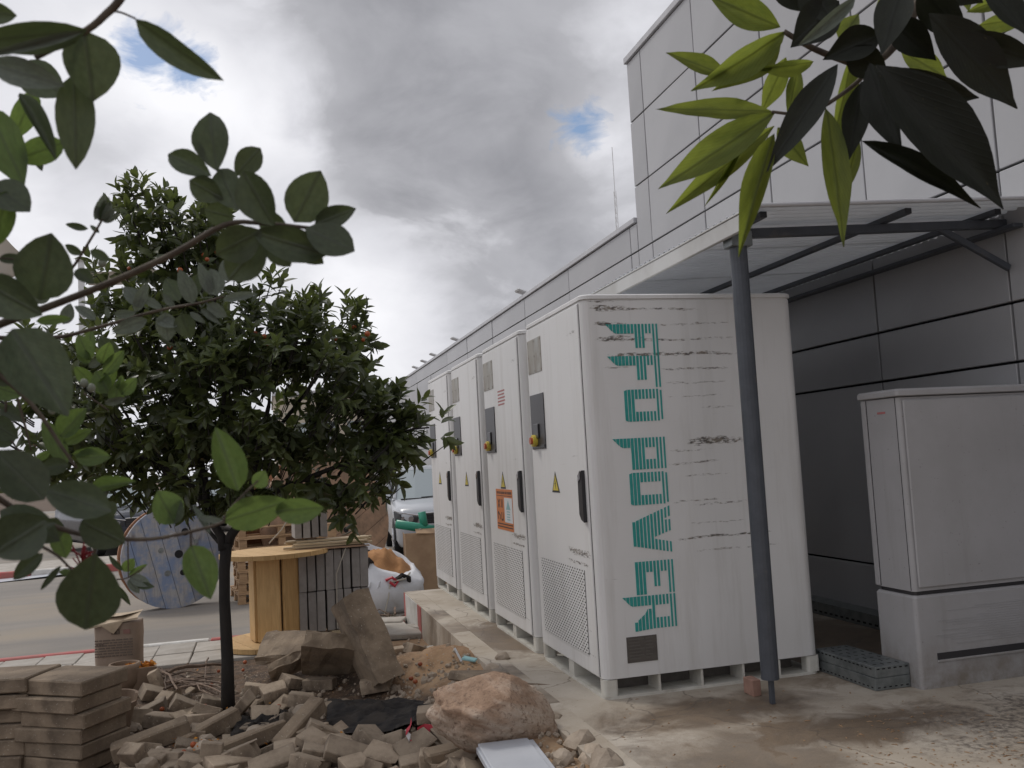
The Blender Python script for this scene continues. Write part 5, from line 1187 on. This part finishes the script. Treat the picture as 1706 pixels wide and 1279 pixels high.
A = [('g', (226, 31), (368, 137), 42, .72), ('g', (140, 50), (158, 168), 86, .72), ('g', (124, 122), (127, 281), 60, .74), ('g', (145, 50), (-50, 68), 50, .70), ('s', (140, 52), (-30, 95), 16, .70), ('s', (-10, 108), (99, 140), 48, .73),
 ('g', (32, 155), (94, 262), 27, .8), ('y', (108, 236), (22, 268), 46, .85), ('y', (-20, 180), (45, 312), 66, .85), ('g', (-15, 306), (50, 352), 56, .8), ('y', (10, 318), (-8, 412), 46, .8), ('g', (-25, 18), (27, 26), 34, .75),
 ('y', (60, 150), (20, 235), 40, .95), ('g', (30, 110), (110, 160), 60, .9), ('g', (60, 255), (70, 285), 14, .9), 
 ('o', (362, 285), (346, 185), 58, .84), ('o', (352, 293), (278, 255), 40, .84), ('o', (392, 292), (434, 246), 42, .85), ('g', (343, 268), (321, 220), 12, .84), ('o', (372, 332), (315, 300), 42, .84), ('o', (397, 350), (362, 278), 50, .84), ('o', (457, 376), (402, 285), 60, .83),
 ('o', (390, 362), (340, 350), 38, .85), ('g', (490, 370), (533, 284), 70, .84), ('g', (524, 374), (593, 347), 36, .84), ('o', (436, 384), (360, 425), 60, .82), ('o', (420, 386), (545, 424), 56, .82), ('o', (508, 380), (590, 416), 54, .82), ('o', (442, 392), (383, 466), 64, .84), ('g', (450, 402), (484, 444), 42, .85), ('g', (488, 392), (537, 440), 40, .84), ('o', (430, 350), (480, 395), 40, .86),
 ('s', (158, 366), (176, 322), 16, .95), ('s', (172, 368), (192, 348), 13, .95), ('s', (166, 368), (160, 340), 12, .95), ('s', (170, 369), (186, 335), 14, .95), ('s', (172, 370), (198, 355), 10, .95), ('g', (168, 367), (182, 328), 16, .95),
 ('g', (147, 381), (110, 373), 12, .95), ('g', (150, 417), (184, 434), 17, .95), ('g', (137, 422), (107, 408), 15, .95), ('g', (125, 450), (157, 472), 22, .95), ('g', (165, 388), (150, 374), 8, .95),
 ('g', (66, 500), (88, 388), 88, .80), ('g', (-2, 431), (46, 432), 17, .80), ('g', (-30, 468), (66, 525), 66, .78), ('g', (20, 548), (112, 690), 96, .78), ('y', (60, 535), (118, 530), 18, 1.0), ('s', (50, 500), (85, 480), 30, 1.1), ('s', (105, 540), (118, 505), 22, 1.1), ('g', (-10, 640), (30, 600), 40, .9),
 ('s', (235, 512), (206, 476), 26, 1.1), ('s', (270, 513), (232, 492), 15, 1.1), ('s', (245, 532), (188, 552), 26, 1.1), ('s', (275, 520), (280, 568), 34, 1.1), ('g', (302, 522), (318, 564), 34, 1.1), ('s', (322, 506), (299, 448), 28, 1.08), ('s', (352, 492), (331, 436), 20, 1.08), ('s', (361, 492), (352, 448), 38, 1.08), ('s', (370, 500), (430, 489), 15, 1.08), ('s', (345, 508), (377, 527), 24, 1.08), ('s', (335, 514), (369, 541), 11, 1.08), ('s', (316, 520), (342, 538), 11, 1.08), ('s', (292, 512), (272, 489), 12, 1.1), ('s', (190, 524), (227, 520), 15, 1.1), ('s', (160, 533), (124, 508), 17, 1.12), ('s', (180, 530), (177, 510), 9, 1.12), ('s', (225, 520), (245, 470), 20, 1.1), ('s', (260, 530), (295, 545), 20, 1.1), ('g', (300, 500), (275, 465), 32, 1.12), ('s', (380, 470), (375, 430), 26, 1.05), ('g', (320, 495), (330, 455), 22, 1.1),
 ('y', (150, 600), (131, 556), 28, 1.2), ('y', (168, 606), (182, 568), 26, 1.2), ('y', (172, 625), (207, 583), 24, 1.2), ('s', (148, 612), (171, 594), 14, 1.2), ('y', (182, 655), (158, 617), 32, 1.2), ('y', (192, 672), (196, 638), 26, 1.2), ('s', (174, 672), (212, 661), 13, 1.2), ('y', (202, 657), (228, 629), 24, 1.2), ('y', (196, 648), (204, 625), 14, 1.2), ('y', (150, 606), (128, 580), 20, 1.2), ('g', (195, 600), (165, 560), 30, 1.25), ('y', (155, 640), (125, 610), 24, 1.22), ('y', (160, 655), (195, 615), 22, 1.21), ('y', (150, 585), (150, 550), 22, 1.25),
 ('y', (100, 727), (142, 680), 38, .95), ('y', (105, 738), (152, 715), 22, .95), ('y', (112, 772), (74, 698), 32, .95), ('y', (126, 762), (185, 761), 32, .9), ('y', (120, 757), (166, 747), 13, .9), ('g', (115, 775), (64, 782), 28, .92), ('y', (65, 770), (50, 800), 18, 1.1), ('y', (60, 765), (85, 750), 14, 1.1),
 ('g', (74, 832), (-10, 750), 72, .72), ('g', (186, 852), (70, 813), 60, .75), ('y', (152, 816), (223, 800), 25, .9), ('g', (135, 868), (208, 905), 58, .78), ('y', (292, 872), (260, 818), 52, .88), ('g', (275, 872), (300, 830), 40, .88), ('g', (78, 868), (-15, 925), 74, .70), ('g', (72, 922), (21, 966), 27, .8), ('g', (102, 942), (66, 984), 11, .8), ('y', (119, 954), (99, 953), 12, .8), ('o', (158, 922), (142, 1050), 98, .74), ('g', (192, 975), (218, 1008), 10, 1.2), ('g', (-20, 900), (90, 870), 50, .74), ('g', (0, 850), (100, 900), 56, .76), ('g', (95, 862), (70, 905), 40, .85), ('y', (95, 880), (110, 930), 34, .9), ('g', (150, 850), (180, 880), 70, .82),
 ('y', (397, 818), (360, 711), 52, .86), ('y', (372, 868), (480, 836), 56, .85), ('y', (458, 852), (542, 843), 44, .86), ('y', (424, 812), (442, 784), 28, .86), ('y', (318, 908), (352, 996), 54, .84), ('s', (350, 890), (320, 840), 12, .86), ('s', (372, 868), (328, 862), 12, .86),
 ('y', (206, 952), (223, 929), 20, 1.2), ('s', (216, 961), (252, 976), 19, 1.2), ('g', (206, 950), (180, 925), 9, 1.2), ('s', (214, 965), (232, 988), 16, 1.2), ('y', (214, 958), (245, 940), 10, 1.2), ('g', (228, 975), (258, 978), 12, 1.2),
 ('g', (-20, 700), (30, 730), 40, 1.2), ('g', (0, 680), (40, 700), 24, 1.3), ('g', (-10, 740), (30, 715), 30, 1.3), ('g', (30, 760), (60, 800), 30, 1.2), ('y', (-20, 640), (40, 660), 40, 1.1)]
for a in A: px_leaf(sh, *a)
for (u, v) in ((152, 648), (87, 685), (140, 640), (170, 440)):
    b = MB(); lathe(b, [(.0005, -.004), (.004, -.002), (.005, .002), (.003, .006), (.0005, .007)], 10); q = at_d(u, v, 1.1) - Vector(sh.location); o = b.build('bud', 'bud', sh, True); o.location = q
fl_ = at_d(136, 930, .95) - Vector(sh.location)
b = MB()
for k in range(26): d = Vector((ru(-1, 1), ru(-1, 1), ru(-.6, 1))).normalized() * ru(.008, .019); b.rod(fl_ + Vector((0, 0, ru(-.012, .008))), fl_ + d, .0009, 4)
b.build('flower', 'flower', sh)
# woody base and the leaves below and left of the picture's edge
b = MB()
for k in range(6):
    q = at_d(ru(-160, -30), ru(500, 900), ru(.8, 1.1)) - Vector(sh.location); b.tube([(ru(-.05, .05), ru(-.05, .05), 0), q * .5 + Vector((ru(-.1, .1), ru(-.1, .1), 0)), q], [.014, .009, .004], 6)
b.build('stem', 'twigbark', sh, True)
def leaf_cloud(parent, name, mat, items, prof, n=4, w=.5, fold=.12, curl=.12):
    """one mesh of many leaves; items = (base, direction, length, normal hint)"""
    vs, fs = [], []; T = []
    for i in range(n + 1): t = i / n; T.append((t, prof(t)))
    for (B, D, ln, H) in items:
        Y = D.normalized(); Z = (H - Y * H.dot(Y)); Z = Z.normalized() if Z.length > 1e-5 else Y.orthogonal().normalized(); X = Y.cross(Z); n0 = len(vs); wd = ln * w * ru(.85, 1.15); cu = curl * ru(.3, 2)
        for (t, p_) in T:
            c = B + Y * (ln * t) - Z * (cu * ln * t * t); q = p_ * wd * .5
            vs += [tuple(c - X * q + Z * (fold * q * 2)), tuple(c), tuple(c + X * q + Z * (fold * q * 2))]
        for i in range(n):
            for k in range(2): a = n0 + i * 3 + k; fs.append([a, a + 1, a + 4, a + 3])
    o = MB().add(vs, fs).build(name, mat, parent, True); return o
it = []
for i in range(420):
    u, v, d = ru(-380, -90), ru(60, 1150), ru(.7, 1.5); q = at_d(u, v, d) - Vector(sh.location); it.append((q, Vector((ru(-1, 1), ru(-1, 1), ru(-.6, .9))), ru(.05, .08), Vector((ru(-1, 1), ru(-1, 1), 1.2))))
tag(leaf_cloud(sh, 'foliage', 'guava', it, P_ROUND, 4, .62), kind='stuff')

# ------------------------------------------------------------------ mango tree above the camera
mg = thing('mango_tree', 'mango tree with long drooping leaves hanging in from the upper right', 'tree', (1.3, -6.7, 0))
MD = 1.45
px_twig(mg, [(1306, 52, MD), (1350, 78, MD), (1400, 98, MD), (1450, 108, MD), (1500, 62, MD), (1540, -20, MD), (1600, -140, MD)], .004, .009)
px_twig(mg, [(1286, 186, MD), (1340, 190, MD), (1380, 172, MD), (1430, 135, MD), (1450, 108, MD)], .0025, .004)
px_twig(mg, [(1551, 25, MD), (1530, 10, MD), (1520, -20, MD)], .003, .005)
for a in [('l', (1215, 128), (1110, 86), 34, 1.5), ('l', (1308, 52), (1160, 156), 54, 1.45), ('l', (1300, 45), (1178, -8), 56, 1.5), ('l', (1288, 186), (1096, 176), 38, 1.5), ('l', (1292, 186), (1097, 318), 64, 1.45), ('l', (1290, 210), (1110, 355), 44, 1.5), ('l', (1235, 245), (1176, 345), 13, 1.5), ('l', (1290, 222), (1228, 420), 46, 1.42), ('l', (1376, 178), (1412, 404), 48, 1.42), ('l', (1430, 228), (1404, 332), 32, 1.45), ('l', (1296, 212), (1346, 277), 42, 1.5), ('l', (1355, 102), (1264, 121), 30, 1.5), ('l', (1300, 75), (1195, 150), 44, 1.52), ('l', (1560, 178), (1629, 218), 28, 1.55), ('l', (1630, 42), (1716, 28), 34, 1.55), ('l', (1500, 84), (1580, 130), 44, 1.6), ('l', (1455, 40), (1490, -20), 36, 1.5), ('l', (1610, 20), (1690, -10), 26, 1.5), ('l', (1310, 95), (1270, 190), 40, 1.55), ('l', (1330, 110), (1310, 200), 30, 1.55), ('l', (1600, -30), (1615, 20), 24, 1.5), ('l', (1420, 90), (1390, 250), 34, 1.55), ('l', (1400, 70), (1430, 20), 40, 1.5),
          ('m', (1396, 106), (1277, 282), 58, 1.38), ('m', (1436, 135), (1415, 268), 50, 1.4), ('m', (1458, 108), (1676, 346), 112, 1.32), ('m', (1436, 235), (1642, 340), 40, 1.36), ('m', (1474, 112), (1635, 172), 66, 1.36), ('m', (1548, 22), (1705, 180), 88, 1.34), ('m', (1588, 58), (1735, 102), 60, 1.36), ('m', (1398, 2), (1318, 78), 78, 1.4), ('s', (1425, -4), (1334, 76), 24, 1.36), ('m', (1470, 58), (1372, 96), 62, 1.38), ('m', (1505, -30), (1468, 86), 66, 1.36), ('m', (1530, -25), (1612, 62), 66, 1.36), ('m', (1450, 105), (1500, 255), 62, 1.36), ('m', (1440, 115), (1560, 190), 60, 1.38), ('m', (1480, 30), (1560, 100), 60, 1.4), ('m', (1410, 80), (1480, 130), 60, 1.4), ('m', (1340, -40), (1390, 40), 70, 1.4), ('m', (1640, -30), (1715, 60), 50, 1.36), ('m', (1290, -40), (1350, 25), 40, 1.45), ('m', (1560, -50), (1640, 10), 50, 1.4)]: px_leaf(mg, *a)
pt = Vector((1.3, -6.7, 0)); Q = at_d(1600, -140, MD) - pt
b = MB(); b.tube([(0, 0, -.3), (.03, .02, 1.0), (-.05, .05, 2.0), (-.1, .1, 2.6)], [.16, .13, .12, .10], 12); b.build('trunk', 'bark', mg, True)
ends = []
b = MB(); b.tube([(-.1, .1, 2.5), ((-.1 + Q.x) / 2, (.1 + Q.y) / 2, 3.0), tuple(Q)], [.06, .035, .009], 8)
for k in range(12):
    a = k * .5236 + ru(-.2, .2); r = ru(1.2, 2.6); e_ = Vector((math.cos(a) * r, math.sin(a) * r, ru(2.9, 4.6))); b.tube([(-.1, .1, 2.55), (e_.x * .5, e_.y * .5, (2.6 + e_.z) / 2 + .2), tuple(e_)], [.06, .035, .012], 7); ends.append(e_)
b.build('limbs', 'bark', mg, True)
it = []; items = it
cd = Vector(CAM) - pt
for k in range(430):
    a, r = ru(0, 6.283), 3.2 * math.sqrt(rnd()); c = Vector((math.cos(a) * r - .5, math.sin(a) * r + .4, 2.75 + ru(0, 2.2) * (1 - (r / 4.2) ** 2)))
    w_ = c + pt; d_ = w_ - CAM; f_ = d_.dot(_f)
    if f_ > -.2:      # keep the view open: only what hangs outside the picture
        u_ = 853 + FPX * d_.dot(_r) / max(f_, .05); v_ = 639.5 - FPX * d_.dot(_u) / max(f_, .05)
        if f_ > .05 and v_ > -320 and -500 < u_ < 2300: continue
        if f_ <= .05 and d_.length < .5: continue
    for j in range(9): a2 = ru(0, 6.283); it.append((c + Vector((ru(-.05, .05), ru(-.05, .05), ru(-.05, .05))), Vector((math.cos(a2), math.sin(a2), ru(-1.0, .15))), ru(.14, .22), Vector((ru(-.4, .4), ru(-.4, .4), 1))))
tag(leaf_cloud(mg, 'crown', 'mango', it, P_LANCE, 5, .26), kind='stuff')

# ------------------------------------------------------------------ orange tree
random.seed(31)
TB = at_z(380, 1182, -.24); TB = Vector((TB.x, TB.y, -.30)); TY = TB.y
ot = thing('orange_tree', 'small orange tree with dense dark crown and slim black trunk growing in the rubble', 'tree', TB)
def W_(u, v, dy=0.0): return at_y(u, v, TY + dy) - TB
fork = W_(377, 905)
b = MB(); b.tube([W_(380, 1195), W_(379, 1100), W_(374, 1000), W_(374, 950), fork], [.050, .042, .038, .038, .042], 12); b.build('trunk', 'bark', ot, True)
LIMB = [([(377, 915), (350, 850), (300, 790), (240, 690)], .034), ([(377, 915), (405, 850), (430, 760), (450, 640)], .036), ([(405, 850), (500, 800), (590, 770), (650, 720), (715, 712)], .022), ([(350, 850), (320, 720), (300, 560), (285, 420), (250, 345)], .026), ([(405, 850), (370, 700), (390, 560)], .024), ([(300, 790), (200, 740), (100, 690)], .02), ([(430, 760), (520, 640), (570, 560)], .018), ([(377, 915), (345, 880), (290, 800)], .018), ([(500, 800), (580, 810), (610, 850)], .012)]
DY = [.1, -.1, -.35, .2, -.5, .3, .3, .5, -.2]
for (pts, r), dy in zip(LIMB, DY):
    P = [W_(u, v, dy * min(1, i / 2)) for i, (u, v) in enumerate(pts)]; Q = []
    for i in range(len(P) - 1):
        for s in range(3): Q.append(P[i].lerp(P[i + 1], s / 3) + Vector((ru(-.02, .02), ru(-.02, .02), ru(-.01, .01))))
    Q.append(P[-1]); b = MB(); b.tube(Q, [r * (1 - .75 * i / (len(Q) - 1)) for i in range(len(Q))], 8); b.build('limb', 'bark', ot, True)
k7 = (TY - CAM.y) / 1.0
# crown lobes: picture centre, half sizes, depth offset, half depth, number of twigs
LOBES = [(450, 650, 165, 120, .0, .8, 250), (300, 640, 130, 130, .15, .9, 230), (395, 555, 150, 75, .1, .7, 150), (290, 450, 85, 95, .2, .45, 105), (245, 365, 42, 50, .2, .2, 26), (330, 395, 60, 50, .15, .3, 40), (540, 560, 75, 55, .15, .5, 60), (610, 700, 95, 50, -.1, .45, 75), (705, 712, 48, 24, -.3, .16, 16), (655, 745, 45, 48, -.2, .2, 30), (580, 785, 80, 40, -.1, .4, 55), (630, 825, 28, 34, -.2, .12, 9), (410, 790, 165, 50, .1, .7, 110), (180, 690, 110, 95, .4, .6, 110), (60, 640, 90, 90, .6, .5, 75), (90, 740, 110, 55, .5, .5, 60), (250, 790, 90, 36, .3, .5, 45), (190, 470, 30, 40, .3, .2, 14), (598, 848, 40, 30, -.2, .15, 9), (215, 560, 60, 60, .2, .4, 45)]
items = []; fruit = []
for (u, v, ru_, rv, dy, rd, n) in LOBES:
    c = W_(u, v, dy); px = FPX / (c + TB - CAM).dot(_f); a, h = ru_ / px, rv / px
    for i in range(int(n * 1.1)):
        d = Vector((random.gauss(0, 1), random.gauss(0, 1), random.gauss(0, 1))).normalized(); r = rnd() ** .38
        p = c + Vector((d.x * a * r, d.y * rd * r, d.z * h * r))
        if fbm((p.x * 2.6, p.y * 2.6, p.z * 2.6)) < -.34: continue
        g_ = Vector((0, 0, .55 if d.z > -.2 else -.35)); ax = (d * .8 + g_ + Vector((ru(-.5, .5), ru(-.5, .5), ru(-.3, .4)))).normalized(); tl = ru(.09, .17); m_ = random.randint(7, 11)
        if p.y + TB.y > TY + .5 and rnd() < .3: continue
        for j in range(m_):
            t = j / m_; an = j * 2.4 + ru(-.3, .3); o1 = ax.orthogonal().normalized(); o2 = ax.cross(o1); out = (o1 * math.cos(an) + o2 * math.sin(an))
            D = (out * (1.0 - .45 * t) + ax * (.55 + .7 * t) + Vector((0, 0, -.18))).normalized(); items.append((p + ax * (tl * t), D, ru(.085, .135) * (1 - .25 * (t > .8)), (ax * 1.0 - out * .3 + Vector((0, 0, .35)))))
        if rnd() < .003: fruit.append(p + ax * tl * .3 - Vector((0, 0, .03)))
items.sort(key=lambda q: (q[0] + TB - CAM).length + (0 if 0 < 1 else 0))
vis = []
CL_ = [leaf_mesh('leaf', 'citrus', P_CIT, n=6, fold=.16, curl=.14, seed=70 + i) for i in range(4)]
for i, (B, D, ln, H) in enumerate(items[:300]):
    Y = D.normalized(); Z = (H - Y * H.dot(Y)).normalized(); X = Y.cross(Z); Wd = ln * .42
    inst('leaf', CL_[i % 4], ot, mw=Matrix(((X.x * Wd, Y.x * ln, Z.x * ln, B.x), (X.y * Wd, Y.y * ln, Z.y * ln, B.y), (X.z * Wd, Y.z * ln, Z.z * ln, B.z), (0, 0, 0, 1))))
tag(leaf_cloud(ot, 'crown', 'citrus', items[300:], P_CIT, 4, .42, .16, .14), kind='stuff')
tw = MB(); prev = None
for i in range(0, len(items), 9):
    B, D, ln, H = items[i]; e_ = B - Vector((0, 0, .02)); s_ = e_.lerp(Vector((fork.x, e_.y * .4, e_.z * .8)), .12) - Vector((0, 0, .08)); tw.tube([s_, e_], [.006, .003], 4, False)
tag(tw.build('twigs', 'bark', ot), kind='stuff')
for (u, v, dy) in ((242, 368, 0), (252, 356, 0), (268, 370, .1), (345, 432, -.3), (340, 425, -.2), (215, 447, -.1), (300, 450, -.3), (308, 470, -.3), (440, 560, -.6), (445, 572, -.6), (612, 556, -.2), (605, 566, -.2), (360, 420, -.1), (590, 545, 0), (560, 565, 0), (55, 735, .3), (60, 740, .3), (350, 568, -.4), (425, 555, -.5)): fruit.append(W_(u, v, dy))
for p in fruit: s = ru(.014, .021); inst('orange_fruit', me_or, ot, p, (0, 0, 0), (s, s, s))
